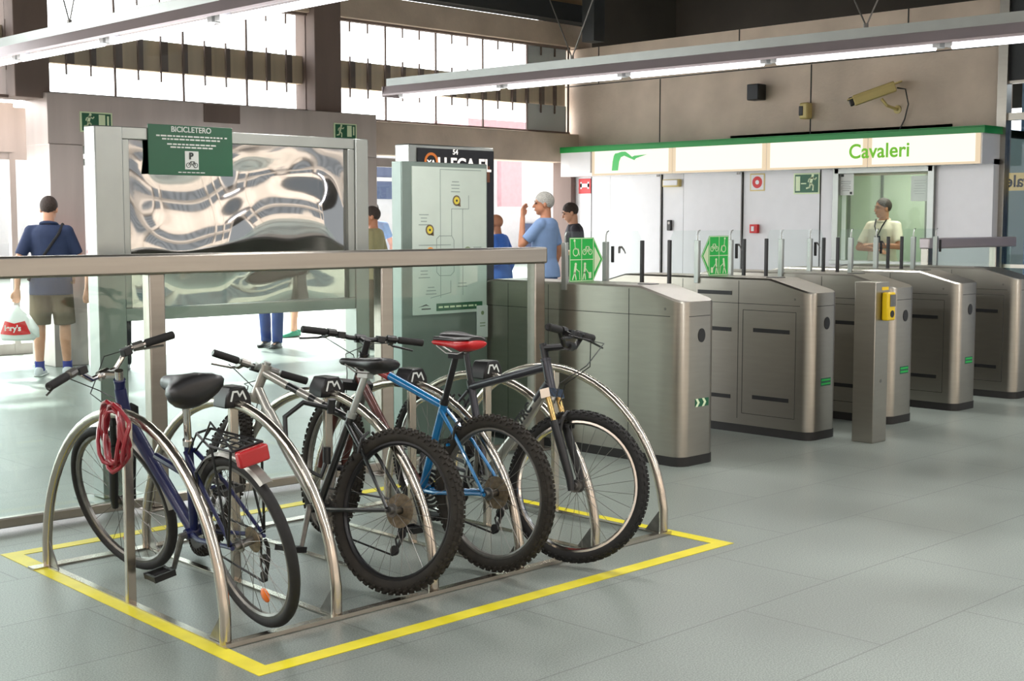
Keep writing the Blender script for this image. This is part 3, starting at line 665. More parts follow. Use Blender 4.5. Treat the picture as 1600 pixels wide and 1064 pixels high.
def gate(x, label, first, stripes, slots=True, leafL=None, leafR=None, arrow=0):
    t = thing('ticket_gate', label, 'ticket gate', (x, 5.05, 0), 0, 'row of steel ticket gates')
    gate_body(0).build('cabinet', M['steel'], t, 25)
    ring_plan(-.003, 0, .058).build('kick_strip', M['kick'], t)
    s = MB()
    e = .002
    for X in (-.0012, GW-.0008):
        s.box(X, X+e, .09, GL-.09, .918, .922)
        for y in ((.42, 1.12, 1.5) if not slots else (.6, 1.1, 1.5)): s.box(X, X+e, y-.002, y+.002, .1, 1.08)
        if slots:
            for y0, y1, z0, z1 in ((.12, .56, .14, .875),): s.box(X, X+e, y0, y1, z1-.002, z1+.002).box(X, X+e, y0, y1, z0-.002, z0+.002).box(X, X+e, y0-.002, y0+.002, z0, z1).box(X, X+e, y1-.002, y1+.002, z0, z1)
    s.box(.07, GW-.07, -.001, .001, .918, .922)
    s.build('panel_seam', M['seam'], t, 0)
    if slots:
        for y0, y1, z in ((.17, .47, .737), (.17, .47, .263), (.66, .96, .99), (.66, 1.0, .73), (.66, 1.0, .25)):
            MB().box(-.004, .002, y0, y1, z-.014, z+.014).build('sensor_slot', M['black'], t, 0)
    f = FY(GW/2, 0, 0)
    MB().disc(f, .02, .80, .043, .003, 24, .8).build('reader_window', M['black'], t, 0)
    MB().disc(FX(0, .13, 0), 0, .965, .009, .002, 10).build('lock_button', M['greymet'], t, 0)
    if stripes == 'chevron':
        k = MB().rect(f, .03, .385, .135, .05).build('arrow_sticker', M['dkgreen'], t, 0); p = MB(); g = FY(GW/2, -.0015, 0)
        for cx in (-.005, .06): p.poly([(cx-.03, .36), (cx-.008, .36), (cx+.012, .385), (cx-.008, .41), (cx-.03, .41), (cx-.01, .385)], g, .001)
        p.build('chevron', M['lime'], k, 0)
    elif stripes == 'arrow':
        k = MB().rect(f, .1, .385, .07, .07).build('arrow_sticker', M['stickgreen'], t, 0); MB().poly([(.11, .36), (.08, .385), (.11, .41)], FY(GW/2, -.0015, 0), .001).build('arrow', M['paper'], k, 0)
    else:
        k = MB().rect(f, .02, .395, .12, .055).build('green_sticker', M['dkgreen'], t, 0)
        MB().rect(FY(GW/2, -.0015, 0), .02, .408, .11, .009, .001).rect(FY(GW/2, -.0015, 0), .02, .382, .11, .009, .001).build('sticker_stripe', M['stickgreen'], k, 0)
    MB().box(.13, .22, .36, .46, 1.1, 1.104).build('ticket_plate', M['black'], t, 0)
    # glass screens across the gate and the moving leaves
    Y = .97
    for xx in (.0, .40):
        MB().box(xx-.014, xx+.014, Y-.02, Y+.02, 1.05, 1.36).tube([(xx, Y, 1.34), (xx, Y, 1.40), (xx+.012, Y, 1.425), (xx+.03, Y, 1.432)], .006, 6).build('screen_post', M['alu'], t, bevel=.004)
    g = MB().box(.016, .385, Y-.005, Y+.005, 1.09, 1.43).build('glass_screen', M['clear'], t, 0)
    if arrow:
        m = arrow; F0 = FY(.2, Y-.0065, 1.245); cx = lambda v: v*m
        P = [(-.165, -.145), (.07, -.145), (.165, 0), (.07, .145), (-.165, .145)]
        k = MB().poly([(cx(a)*1.0, b) for a, b in P][::m], F0, .001).build('arrow_sign', M['stickgreen'], t, 0)
        G = FY(.2, Y-.0078, 1.245); p = MB(); S = lambda a, b, w=.006: p.stroke(G, (cx(a[0]), a[1]), (cx(b[0]), b[1]), w, .0006)
        o5 = .006
        for a, b in zip([(-.16, -.14), (.067, -.14), (.157, 0), (.067, .14), (-.16, .14)], [(.067, -.14), (.157, 0), (.067, .14), (-.16, .14), (-.16, -.14)]): S(a, b, .005)
        S((.067, -.14), (.067, .14), .005); S((-.16, 0), (.067, 0), .005); S((-.048, -.14), (-.048, .14), .005)
        p.poly([(cx(.078), -.085), (cx(.14), 0), (cx(.078), .085)][::m], G, .0004)
        # wheelchair, bicycle, elder, person with case
        p.ring(G, cx(-.105), .05, .028, .006, .0006, 14); S((-.115, .115), (-.11, .07)); S((-.11, .07), (-.08, .07)); S((-.08, .07), (-.07, .03)); p.disc(G, cx(-.117), .125, .009, .0006, 10)
        p.ring(G, cx(-.02), .05, .02, .005, .0006, 12).ring(G, cx(.037), .05, .02, .005, .0006, 12); S((-.02, .05), (-.005, .085), .005); S((-.005, .085), (.025, .085), .005); S((.025, .085), (.037, .05), .005); S((.01, .05), (-.005, .085), .005); S((.01, .05), (.025, .085), .005)
        p.disc(G, cx(-.105), -.03, .011, .0006, 10); S((-.107, -.045), (-.115, -.085), .02); S((-.115, -.085), (-.135, -.13), .009); S((-.112, -.085), (-.1, -.13), .009); S((-.1, -.06), (-.07, -.08), .006); S((-.07, -.075), (-.065, -.13), .005)
        p.disc(G, cx(-.015), -.03, .011, .0006, 10); S((-.015, -.045), (-.02, -.085), .018); S((-.022, -.085), (-.035, -.13), .009); S((-.016, -.085), (-.01, -.13), .009); S((-.012, -.055), (.02, -.09), .006); p.rect(G, cx(.035), -.105, .026, .04, .0006)
        p.build('pictogram', M['lime'], k, 0)
    for sgn, L in ((-1, leafL), (1, leafR)):
        if not L: continue
        x0 = 0 if sgn < 0 else .40
        xa, xb = (x0-L, x0-.014) if sgn < 0 else (x0+.014, x0+L)
        xe = x0+sgn*L; c = -sgn*.05
        gl = MB().poly([(xa, 1.04), (xb, 1.04), (xb, 1.42), (xb-.02, 1.43)] if 0 else ([(xb, .75), (xb, 1.43), (xe-c*sgn*0+.05, 1.43), (xe+.012, 1.37), (xe, .75)][::-1] if sgn < 0 else [(xa, .75), (xe, .75), (xe-.012, 1.37), (xe-.05, 1.43), (xa, 1.43)]), FY(0, Y+.005, 0), .009).build('glass_leaf', M['clear'], t, 0)
        MB().box(xe-.012, xe+.012, Y-.012, Y+.012, .72, 1.365).build('edge_strip', M['black'], gl, bevel=.004)
        if sgn > 0: symbol_m(MB(), FY(0, Y-.0055, 0), x0+.12 if L > .3 else x0+.06, 1.28, .75).build('leaf_logo', M['greymet'], gl, 0)
    MB().box(.44, .455, Y-.03, Y-.01, 1.22, 1.33).build('latch', M['black'], t, bevel=.003)
    return t
gate(6.40, 'widest-lane ticket gate nearest the bicycles, plain sides and green right-pointing arrow on its glass', True, 'chevron', False, None, .38, 1)
gate(7.80, 'steel ticket gate with green left-pointing arrow on its glass, second from the bicycles', False, 'stripe', True, .32, .17, -1)
gate(8.86, 'steel ticket gate partly hidden behind the square steel post', False, 'stripe', True, .2, .2)
gate(9.87, 'steel ticket gate between the square steel post and the gate furthest from the bicycles', False, 'stripe', True, .2, .2)
gate(10.90, 'steel ticket gate furthest from the bicycles, with white arrow sticker on its front', False, 'arrow', True, .2, None)

t = thing('validator_post', 'square steel post with yellow card validator standing in front of the ticket gates', 'post', (8.03, 4.70, 0))
MB().box(0, .175, 0, .16, 0, 1.09).build('post', M['steel'], t, bevel=.004)
MB().disc(FY(.09, 0, 0), 0, .42, .012, .002, 12).build('lock_button', M['greymet'], t, 0)
MB().rect(FY(.12, 0, 0), 0, 1.045, .085, .022).build('yellow_label', M['yellow'], t, 0)
o = MB().box(.075, .175, -.05, 0, .83, 1.02).build('validator', M['yellow'], t, bevel=.01)
MB().box(.1, .17, -.054, -.05, .925, 1.005).build('screen', M['greymet'], o, 0); MB().disc(FY(.13, -.05, 0), 0, .875, .024, .003, 16).build('card_target', M['black'], o, 0)

t = thing('glass_barrier', 'low glass barrier with dark base and slanting steel brace beyond the last ticket gate', 'barrier', (13.3, 5.5, 0), R(0))
MB().box(0, 1.0, -.02, .02, .1, 1.0).build('glass_panel', M['railglass'], t, 0); MB().box(0, 1.0, -.05, .05, 0, .1).box(0, 1, -.03, .03, .42, .5).build('base', M['kick'], t, 0)
MB().bar((0, -.06, 1.0), (.6, -.06, .1), .04, .03).build('brace', M['alu'], t, 0); MB().box(-.02, 1.02, -.03, .03, 1.0, 1.04).build('cap_rail', M['steelrail'], t, bevel=.006)

# ------------------------------------------------------------------ floor tape
def strips(x00, x01, xb0, xb1, y0, y1, w):
    f0, f1, b0, b1 = V(x00, y0), V(x01, y0), V(xb0, y1), V(xb1, y1)
    mb = MB(); z = .0022
    o = [(x00, y0), (x01, y0), (xb1, y1), (xb0, y1)]; i = [(x00+w, y0+w), (x01-w, y0+w), (xb1-w, y1-w), (xb0+w, y1-w)]
    vs = [(a, b, 0.0004) for a, b in o+i]+[(a, b, z) for a, b in o+i]
    fs = []
    for k in range(4):
        l = (k+1) % 4
        fs += [(8+k, 8+l, 12+l, 12+k), (k, l, 8+l, 8+k), (4+k, 4+l, 12+l, 12+k)]
    mb.add(vs, fs); return mb
tag(strips(2.436, 5.06, 2.525, 5.06, 3.672, 5.86, .075).build('yellow_floor_tape', M['tape'], None, 0), 'yellow tape rectangle stuck on the floor around the bicycle rack', 'floor tape')
tag(MB().box(11.6, 14.1, 6.28, 6.36, .0004, .002).build('yellow_floor_tape', M['tape'], None, 0), 'short yellow tape line on the floor beyond the last ticket gate', 'floor tape')

# ------------------------------------------------------------------ bicycle rack
rack = thing('bicycle_rack', 'long steel bicycle rack of six round arches standing inside the yellow tape', 'bicycle rack', (2.53, 4.02, 0))
AX = [0, .488, .976, 1.464, 1.952, 2.44]
RR = .75; TR = .0215
MB().box(-.02, 2.46, -.03, .03, .002, .008).box(-.02, 2.46, -.034, -.03, .002, .018).build('floor_rail', M['pipe'], rack, 0)
MB().box(-.02, 2.46, 1.47, 1.53, .002, .008).build('floor_rail', M['pipe'], rack, 0)
for i, ax in enumerate(AX):
    sk = R(2.2)*(1-i/5)
    rot = Matrix.Rotation(-sk, 4, 'Z')
    T = (lambda p, ax=ax, rot=rot: rot @ Vector(p)+Vector((ax, 0, 0)))
    pts = [(0, 0.0, .004), (0, 0.0, .12)]+[(0, RR-RR*math.cos(a)*(1.0), .06+(RR-.06)*math.sin(a)) for a in [PI*k/30 for k in range(2, 29)]]+[(0, 2*RR, .12), (0, 2*RR, .004)]
    MB(T).tube(pts, TR, 12).build('arch', M['pipe'], rack)
    MB(T).box(-.016, .016, .0, 1.5, .002, .007).build('cross_rail', M['pipe'], rack, 0)
    MB(T).add([(-.003, .02, .008), (-.003, .11, .008), (-.003, .018, .12), (.003, .02, .008), (.003, .11, .008), (.003, .018, .12)], [(0, 1, 2), (3, 5, 4), (0, 3, 4, 1), (1, 4, 5, 2), (2, 5, 3, 0)]).build('gusset', M['greymet'], rack, 0)
    MB(T).add([(-.003, 1.48, .008), (-.003, 1.39, .008), (-.003, 1.482, .12), (.003, 1.48, .008), (.003, 1.39, .008), (.003, 1.482, .12)], [(0, 1, 2), (3, 5, 4), (0, 3, 4, 1), (1, 4, 5, 2), (2, 5, 3, 0)]).build('gusset', M['greymet'], rack, 0)
    po = MB(T).box(-.019, .019, .708, .732, .005, .76).build('upright', M['pipe'], rack, bevel=.003)
    if i not in (0, 5):
        h = MB(T)
        pr = [(-.064, .735), (.064, .735), (.058, .78), (.034, .822), (-.034, .822), (-.058, .78)]
        h.loft([[(a, .675, z) for a, z in pr], [(a, .775, z) for a, z in pr]])
        hd = h.build('lock_head', M['blackmet'], rack, bevel=.006)
        k = MB(T); f = ((0, .674, 0), (1, 0, 0), UP)
        k.stroke(f, (-.036, .765), (-.026, .802), .008).stroke(f, (-.026, .802), (-.006, .802), .008).stroke(f, (-.006, .802), (.004, .782), .007).stroke(f, (.004, .782), (.018, .802), .007).stroke(f, (.018, .802), (.034, .768), .007)
        k.build('emblem', M['paper'], hd, 0)
# ------------------------------------------------------------------ bicycles
def wheel(parent, name, c, r, tw, rimmat, knob, T, hubw=.05, tyremat=None, spokes=28, reflect=None, cassette=False):
    """rim with spokes, tyre and hub as sub-parts; c is the hub centre"""
    c = Vector(c); ro = r-tw*.86
    w = MB(T).rev([(ro+.004, -.011), (ro+.004, .011), (ro-.012, .012), (ro-.02, .006), (ro-.02, -.006), (ro-.012, -.012)], c, 'y', 48).build(name, rimmat, parent)
    t = MB(T); t.torus(c, r-tw/2, tw/2, 'y', 56, 10, sq=1.0)
    if knob:
        n = 58
        for k in range(n):
            for j, (off, ang, sz) in enumerate(((0, 0, 1), (.5, .62, .9), (.5, -.62, .9), (0, 1.15, .8), (0, -1.15, .8))):
                a = 2*PI*(k+off)/n
                rr = r-tw/2+tw/2*math.cos(ang)*1.02; h = tw/2*math.sin(ang)*1.05
                e = Vector((math.cos(a), 0, math.sin(a))); tg = Vector((-math.sin(a), 0, math.cos(a))); nn = (e*math.cos(ang)+Vector((0, 1, 0))*math.sin(ang)).normalized(); sd = tg.cross(nn)
                p = c+e*rr+Vector((0, h, 0)); L = knob
                a1, a2 = tg*.0072*sz, sd*.0072*sz
                q = [p-a1-a2-nn*.003, p+a1-a2-nn*.003, p+a1+a2-nn*.003, p-a1+a2-nn*.003]; q2 = [x+nn*(L+.003) for x in q]
                t.add(q+q2, [(4, 5, 6, 7), (0, 1, 5, 4), (1, 2, 6, 5), (2, 3, 7, 6), (3, 0, 4, 7)])
    t.build('tyre', tyremat or M['rubber'], w, 50)
    s = MB(T)
    for k in range(spokes):
        a = 2*PI*k/spokes; side = 1 if k % 2 else -1; b = a+(.42 if (k//2) % 2 else -.42)
        s.tube([c+V(.02*math.cos(b), side*hubw*.55, .02*math.sin(b)), c+V((ro-.015)*math.cos(a), 0, (ro-.015)*math.sin(a))], .0012, 3)
    s.build('spokes', M['spoke'], w)
    h = MB(T).cyl(c+V(0, -hubw, 0), c+V(0, hubw, 0), .016, 12).cyl(c+V(0, -hubw*.62, 0), c+V(0, -hubw*.5, 0), .028, 14).cyl(c+V(0, hubw*.5, 0), c+V(0, hubw*.62, 0), .028, 14).cyl(c+V(0, -hubw-.018, 0), c+V(0, hubw+.018, 0), .006, 8)
    h.build('hub', M['greymet'], w)
    for a in (reflect or []):
        MB(T).ell(c+V((ro-.09)*math.cos(a), 0, (ro-.09)*math.sin(a)), .03, .008, .03*.55 if 0 else .028, 12, 8).build('spoke_reflector', M['orange'], w)
    return w
def bar_end(T, P, d, name='grip'): pass
def bicycle(name, label, loc, heading, lean, P):
    root = thing(name, label, 'bicycle', loc, 0, None)
    root.rotation_euler = (R(lean), 0, R(heading))
    r = P.get('r', .33); wb = P.get('wb', 1.05); F = V(wb, 0, r); A = V(0, 0, r)
    B = V(.425, 0, r-.04); sa = R(P.get('sa', 73)); S = B+V(-math.cos(sa), 0, math.sin(sa))*P.get('st', .45)
    ha = R(P.get('ha', 71)); ax = V(-math.cos(ha), 0, math.sin(ha))
    Hb = P.get('hb') or (F+ax*.43-V(.035, 0, 0)+V(0, 0, 0)); Ht = Hb+ax*P.get('hl', .13)
    st = R(P.get('steer', 0)); q = Quaternion(ax, st)
    TS = lambda p: Hb+q @ (Vector(p)-Hb)
    fm = P['frame']; fm2 = P.get('frame2', fm)
    tr = P.get('tr', .017)
    fr = MB()
    if P.get('step'):
        # step-through frame: one fat main tube and a short brace to the seat tube
        mid = Hb*.5+B*.5
        fr.tube([Ht-ax*.03, Hb+ax*.02-V(.02, 0, .03), mid, B], [.024, .026, .025, .024], 12)
        fr.tube([mid*1.0+V(-.02, 0, .06), S*.62+B*.38], .015, 8)
    else:
        fr.tube([Ht-ax*.025, S-V(0, 0, .02)], [tr*1.05, tr*.95], 12)
        if not P.get('dt2'): fr.tube([Hb+ax*.03, B], P.get('dtr', tr*1.2), 12)
    fr.tube([B, S], tr, 12).cyl(B-V(0, .036, 0), B+V(0, .036, 0), .022, 14)
    for s in (-1, 1):
        fr.tube([B+V(-.03, s*.022, 0), B+V(-.12, s*.045, .005), A+V(.02, s*.066, 0), A+V(-.01, s*.066, 0)], [.011, .010, .008, .008], 8)
        fr.tube([S-V(-.005, -s*.018, .035), S*.55+A*.45+V(.0, s*.045, 0), A+V(0, s*.066, .01)], [.009, .008, .007], 8)
    fr.tube([S-V(.06, .04, .18), S-V(.06, -.04, .18)], .007, 6)
    fo = fr.build('frame', fm, root)
    if P.get('dt2') and not P.get('step'):
        MB().tube([Hb+ax*.03, Hb*.55+B*.45, B], P.get('dtr', tr*1.25), 14).build('down_tube', P['dt2'], fo)
    if P.get('tt2'): MB().tube([Ht-ax*.025+(S-Ht)*.02, Ht-ax*.025+(S-Ht)*P.get('ttf', .45)], tr*1.12, 12).build('top_tube_front', P['tt2'], fo)
    if P.get('bands'):
        k = MB()
        for f0, f1 in P['bands']: k.tube([Ht-ax*.025+(S-V(0, 0, .02)-Ht+ax*.025)*f0, Ht-ax*.025+(S-V(0, 0, .02)-Ht+ax*.025)*f1], tr*1.08, 12)
        for f0, f1 in P['bands'][:1]: k.tube([Hb+ax*.03+(B-Hb-ax*.03)*.2, Hb+ax*.03+(B-Hb-ax*.03)*.45], P.get('dtr', tr*1.2)*1.04, 12)
        k.build('paint_band', P['bandmat'], fo)
    MB().tube([Hb-ax*.002, Ht+ax*.002], .021, 14).cyl(Ht, Ht+ax*.012, .024, 14).cyl(Hb-ax*.012, Hb, .024, 14).build('head_tube', P.get('headmat', fm), fo)
    # seat post and saddle
    sd = (S-B).normalized(); sh = P.get('seatz', .92); L = (sh-.055-S.z)/sd.z; Q = S+sd*L
    MB().cyl(S-sd*.02, Q, .0145, 12).cyl(S-sd*.012, S+sd*.012, .021, 12).box(Q.x-.025, Q.x+.03, -.02, .02, Q.z-.015, Q.z+.012).build('seatpost', P.get('postmat', M['greymet']), root)
    sw = P.get('sadw', .075); sl = P.get('sadl', .27); tk = P.get('sadt', .045)
    stn = [(-.5, .80, .35), (-.47, .98, .8), (-.36, 1, 1), (-.2, .86, 1.1), (-.02, .52, 1), (.16, .3, .85), (.36, .26, .7), (.46, .22, .6), (.5, .12, .3)]
    rings = []
    for u, w, h in stn:
        x = Q.x+.01+u*sl; W = w*sw; z = Q.z+.045+(.012*(abs(u)*2)**2 if u < 0 else -.0+.006*u)
        rings.append([(x, W*math.cos(a), z+tk*h*(.55*math.sin(a) if math.sin(a) > 0 else (.95 if w > .6 else .6)*math.sin(a)*.9)) for a in [2*PI*k/16 for k in range(16)]])
    so = MB().loft(rings).build('saddle', P.get('sadmat', M['saddleblack']), root, 60)
    if P.get('sadtop'):
        rg = []
        for u, w, h in stn[1:-1]:
            x = Q.x+.01+u*sl; W = w*sw*.72; z = Q.z+.045+tk*h*.32+(.012*(abs(u)*2)**2 if u < 0 else .006*u)
            rg.append([(x, W*math.cos(a), z+.009+.012*math.sin(a)) for a in [2*PI*k/12 for k in range(12)]])
        MB().loft(rg).build('saddle_cover', P['sadtop'], so, 60)
    MB().tube([Q+V(-.09, .022, .03), Q+V(-.03, .022, .006), Q+V(.04, .022, .006), Q+V(.11, .012, .035)], .0035, 6).tube([Q+V(-.09, -.022, .03), Q+V(-.03, -.022, .006), Q+V(.04, -.022, .006), Q+V(.11, -.012, .035)], .0035, 6).build('saddle_rail', M['greymet'], so)
    # rear wheel and drive train
    tw = P.get('tw', .05); rim = P.get('rim', M['greymet'])
    rw = wheel(root, 'rear_wheel', A, r, tw, rim, P.get('knob', 0), None, .055, P.get('tyre'), reflect=P.get('refl_r'))
    k = MB()
    for i in range(6): k.rev([(.016, -.022-.004*i), (.05-.0055*i, -.022-.004*i), (.05-.0055*i, -.024-.004*i), (.016, -.024-.004*i)], A, 'y', 24)
    if P.get('disc'): k.rev([(.02, .03), (.075, .03), (.075, .032), (.02, .032)], A, 'y', 28)
    if P.get('pieplate'): k.rev([(.02, -.017), (.07, -.017), (.07, -.0185), (.02, -.0185)], A, 'y', 28)
    k.build('cassette', P.get('cassmat', M['rust']), rw)
    dr = MB().tube([A+V(.0, -.072, -.02), A+V(.015, -.085, -.06), A+V(.01, -.075, -.095), A+V(.03, -.06, -.165)], .008, 8).rev([(.0, -.058), (.021, -.058), (.021, -.066), (0, -.066)], A+V(.012, 0, -.095), 'y', 14).rev([(0, -.05), (.021, -.05), (.021, -.058), (0, -.058)], A+V(.032, 0, -.165), 'y', 14)
    dr.build('derailleur', M['black'], root)
    MB().tube([A+V(.0, -.034, .038), B+V(.0, -.044, .085), B+V(.065, -.044, .06), B+V(.08, -.044, -.01), B+V(.02, -.044, -.083), A+V(.035, -.05, -.185), A+V(.012, -.05, -.165), A+V(.03, -.05, -.12), A+V(-.01, -.04, -.06), A+V(-.042, -.034, 0)], .0045, 6, closed=True).build('chain', M['black'], root)
    cr = MB()
    for rr, yy in ((.088, -.047), (.07, -.040), (.05, -.034)): cr.rev([(rr-.014, yy), (rr, yy), (rr, yy-.003), (rr-.014, yy-.003)], B, 'y', 32)
    for i in range(5): a = 2*PI*i/5; cr.bar(B+V(0, -.045, 0), B+V(.08*math.cos(a), -.045, .08*math.sin(a)), .012, .006, (0, 1, 0))
    ca = R(P.get('crank', 30)); d = V(math.cos(ca), 0, math.sin(ca))
    pe = []
    for s, dd in ((-1, d), (1, -d)):
        a = B+V(0, s*.055, 0); e = a+dd*.17+V(0, s*.02, 0); cr.tube([a, e], [.013, .010], 8); cr.cyl(a-V(0, s*.03, 0), a+V(0, s*.008, 0), .014, 10); pe.append((e, s))
    co = cr.build('crankset', P.get('crankmat', M['greymet']), root)
    for e, s in pe:
        p = MB().box(e.x-.045, e.x+.045, min(e.y+s*.02, e.y+s*.10), max(e.y+s*.02, e.y+s*.10), e.z-.004, e.z+.006)
        p = MB()
        y0, y1 = sorted((e.y+s*.015, e.y+s*.105))
        p.box(e.x-.048, e.x-.036, y0, y1, e.z-.012, e.z+.012).box(e.x+.036, e.x+.048, y0, y1, e.z-.012, e.z+.012).box(e.x-.045, e.x+.045, y0, y0+.012, e.z-.01, e.z+.01).box(e.x-.045, e.x+.045, y1-.012, y1, e.z-.01, e.z+.01).cyl((e.x, e.y, e.z), (e.x, e.y+s*.1, e.z), .011, 8)
        p.build('pedal', P.get('pedalmat', M['black']), co, 0)
    # front: fork, wheel, bars
    cz = F+ax*(r+.02+.03)+V(-.0, 0, 0)     # crown point near the tyre top
    lx = Hb-ax*.02
    fk = MB(TS); fw = P.get('forkw', .058)
    low = P.get('lower', M['black']); up_ = P.get('upper', fm)
    if P.get('susp'):
        fk.cyl(lx, Hb, .02, 12).bar(lx+V(0, -fw-.02, 0), lx+V(0, fw+.02, 0), .045, .04, ax)
        ko = fk.build('fork', P.get('crownmat', M['greymet']), root)
        k = MB(TS)
        for s in (-1, 1): k.cyl(lx+V(0, s*fw, 0), F+V(0, s*fw, 0)+(lx-F)*.45, .0135, 12)
        k.build('stanchion', up_, ko)
        k = MB(TS)
        for s in (-1, 1): k.tube([lx+V(0, s*fw, 0)+(F-lx)*.30, lx+V(0, s*fw, 0)+(F-lx)*.36, F+V(-.012, s*fw, .03), F+V(.0, s*fw, -.02)], [.021, .021, .018, .014], 12)
        tp = lx+(F-lx)*.33
        k.tube([tp+V(.015, -fw, 0), tp+V(.03, -fw*.7, .03), tp+V(.03, fw*.7, .03), tp+V(.015, fw, 0)], .011, 8)
        k.build('fork_lowers', low, ko)
    else:
        fk.bar(lx+V(0, -fw, 0), lx+V(0, fw, 0), .034, .03, ax)
        for s in (-1, 1): fk.tube([lx+V(0, s*fw, 0), lx+(F-lx)*.55+V(-.012, s*fw, 0), F+V(.0, s*.052, 0)], [.014, .012, .008], 10)
        ko = fk.build('fork', up_, root)
    wheel(root, 'front_wheel', F, r, tw, rim, P.get('knob', 0), TS, .042, P.get('tyre'), reflect=P.get('refl_f'))
    br = MB(TS); tp = lx+(F-lx)*.22
    if P.get('susp'): tp = lx+(F-lx)*.33
    for s in (-1, 1): br.tube([tp+V(.03, s*fw, -.03), tp+V(.035, s*fw*.95, .035), tp+V(.035, s*.015, .06)], .006, 6).box(tp.x+.015, tp.x+.055, s*.03-.006, s*.03+.006, tp.z-.012, tp.z+.004)
    br.build('front_brake', P.get('brakemat', M['black']), root)
    br = MB(); tp = A+(S-A)*.72
    for s in (-1, 1): br.tube([tp+V(-.02, s*.05, -.05), tp+V(-.03, s*.05, .01), tp+V(-.03, s*.012, .04)], .006, 6)
    br.build('rear_brake', P.get('brakemat', M['black']), root)
    sh_ = P.get('stemh', .06); sf = P.get('stemf', .09); sr = P.get('stemr', .02); Bc = Ht+ax*sh_+V(sf, 0, sr)
    MB(TS).cyl(Ht, Ht+ax*(sh_+.02), P.get('stemrad', .017), 12).tube([Ht+ax*sh_, Bc], .016, 10).cyl(Bc-V(0, .024, 0), Bc+V(0, .024, 0), .021, 12).build('stem', P.get('stemmat', M['black']), root)
    bw = P.get('barw', .6)/2; rise = P.get('rise', .02); back = P.get('back', .04)
    bp = lambda s: [Bc, Bc+V(0, s*.06, 0), Bc+V(-back*.2, s*.13, rise), Bc+V(-back*.5, s*bw*.6, rise), Bc+V(-back, s*bw, rise)]
    L_, R_ = bp(1), bp(-1)
    hb = MB(TS).tube(R_[::-1]+L_[1:], .0115, 10).build('handlebar', P.get('barmat', M['black']), root)
    for pts in (L_, R_):
        e0, e1 = pts[-1], pts[-2]; d = (e0-e1).normalized()
        s = 1 if pts is L_ else -1
        MB(TS).tube([e0-d*.125, e0-d*.12, e0-d*.004, e0], [.0155, .0172, .0172, .012], 12).build('grip', P.get('gripmat', M['rubber']), hb)
        g = e0-d*.15
        MB(TS).cyl(g-d*.03, g+d*.014, .019, 10).bar(g+V(.012, 0, -.008), g+V(.05, s*.01, -.02), .02, .02).tube([g+V(.045, 0, -.018), g+V(.06, s*.03, -.03), e0+V(.062, -s*.02, -.042)], [.007, .0055, .005], 6).build('brake_lever', P.get('levermat', M['black']), hb)
        MB(TS).box(min(g.x-.005, g.x+.03), g.x+.03, g.y-s*.06-.02, g.y-s*.06+.02, g.z-.022, g.z+.01).build('gear_shifter', M['black'], hb, bevel=.004)
    cb = MB(TS)
    for s in (-1, 1):
        g = Bc+V(.05, s*bw*.55, rise-.02)
        cb.tube([g, g+V(.08, -s*.06, -.01), Bc+V(.10, -s*.02, -.08), Hb+V(.05, -s*.03, .03), Hb+V(.035, -s*.03, -.06)], .0025, 5)
    cb.build('brake_cable', M['black'], root)
    if P.get('barends'):
        for pts, s in ((L_, 1), (R_, -1)):
            e0 = pts[-1]; MB(TS).tube([e0, e0+V(.03, s*.005, .02), e0+V(.10, -s*.01, .045)], .011, 8).build('bar_end', M['blackmet'], hb)
    return root, dict(A=A, B=B, S=S, F=F, Hb=Hb, Ht=Ht, TS=TS, Q=Q, r=r, tw=tw, Bc=Bc, frame=fo, rear=rw)

# 1: blue step-through bicycle with rear carrier
b1, k = bicycle('bicycle', 'navy blue step-through bicycle with black saddle, silver mudguard and red tail light', (2.748, 4.10, .013), 86.2, -11.5,
    dict(frame=M['navy'], step=1, upper=M['black'], tw=.04, rim=M['greymet'], seatz=.905, st=.40, sadw=.112, sadl=.275, sadt=.085, postmat=M['chrome'], stemh=.033, stemf=.105, stemr=.0, forkw=.046, stemmat=M['chrome'], barmat=M['chrome'], barw=.62, rise=.065, back=.10, levermat=M['greymet'], steer=12, refl_f=[R(-75)], refl_r=[R(-105)], crank=122, crankmat=M['greymet'], wb=1.03, cassmat=M['rust'], susp=1, crownmat=M['black'], brakemat=M['black']))
A, r = k['A'], k['r']
f = MB(); rings = []
for i in range(25):
    a = R(40)+R(92)*i/24; e = V(math.cos(a), 0, math.sin(a)); c = A+e*(r+.016+.03*max(0, i/24-.6))
    rings.append([c+V(0, -.027, 0)-e*.010, c+V(0, -.016, 0), c+V(0, .016, 0), c+V(0, .027, 0)-e*.010, c+V(0, .015, 0)-e*.003, c+V(0, -.015, 0)-e*.003])
f.loft(rings); mo = f.build('rear_mudguard', M['silverpaint'], b1)
f = MB(k['TS']); rings = []
for i in range(25):
    a = R(82)+R(100)*i/24; e = V(math.cos(a), 0, math.sin(a)); c = k['F']+e*(r+.016)
    rings.append([c+V(0, -.027, 0)-e*.010, c+V(0, -.016, 0), c+V(0, .016, 0), c+V(0, .027, 0)-e*.010, c+V(0, .015, 0)-e*.003, c+V(0, -.015, 0)-e*.003])
f.loft(rings); f.build('front_mudguard', M['silverpaint'], b1)
z = r*2+.05; f = MB(); zc = A.z+r+.055
f.tube([(-.15, -.06, zc), (-.15, .06, zc), (.02, .062, zc), (.16, .03, zc+.02), (.16, -.03, zc+.02), (.02, -.062, zc)], .005, 6, closed=True)
for y in (-.03, 0, .03): f.tube([(-.15, y, zc), (.1, y, zc+.008)], .0035, 5)
for x in (-.14, -.06, .02): f.tube([(x, -.062, zc), (x, .062, zc)], .0035, 5)
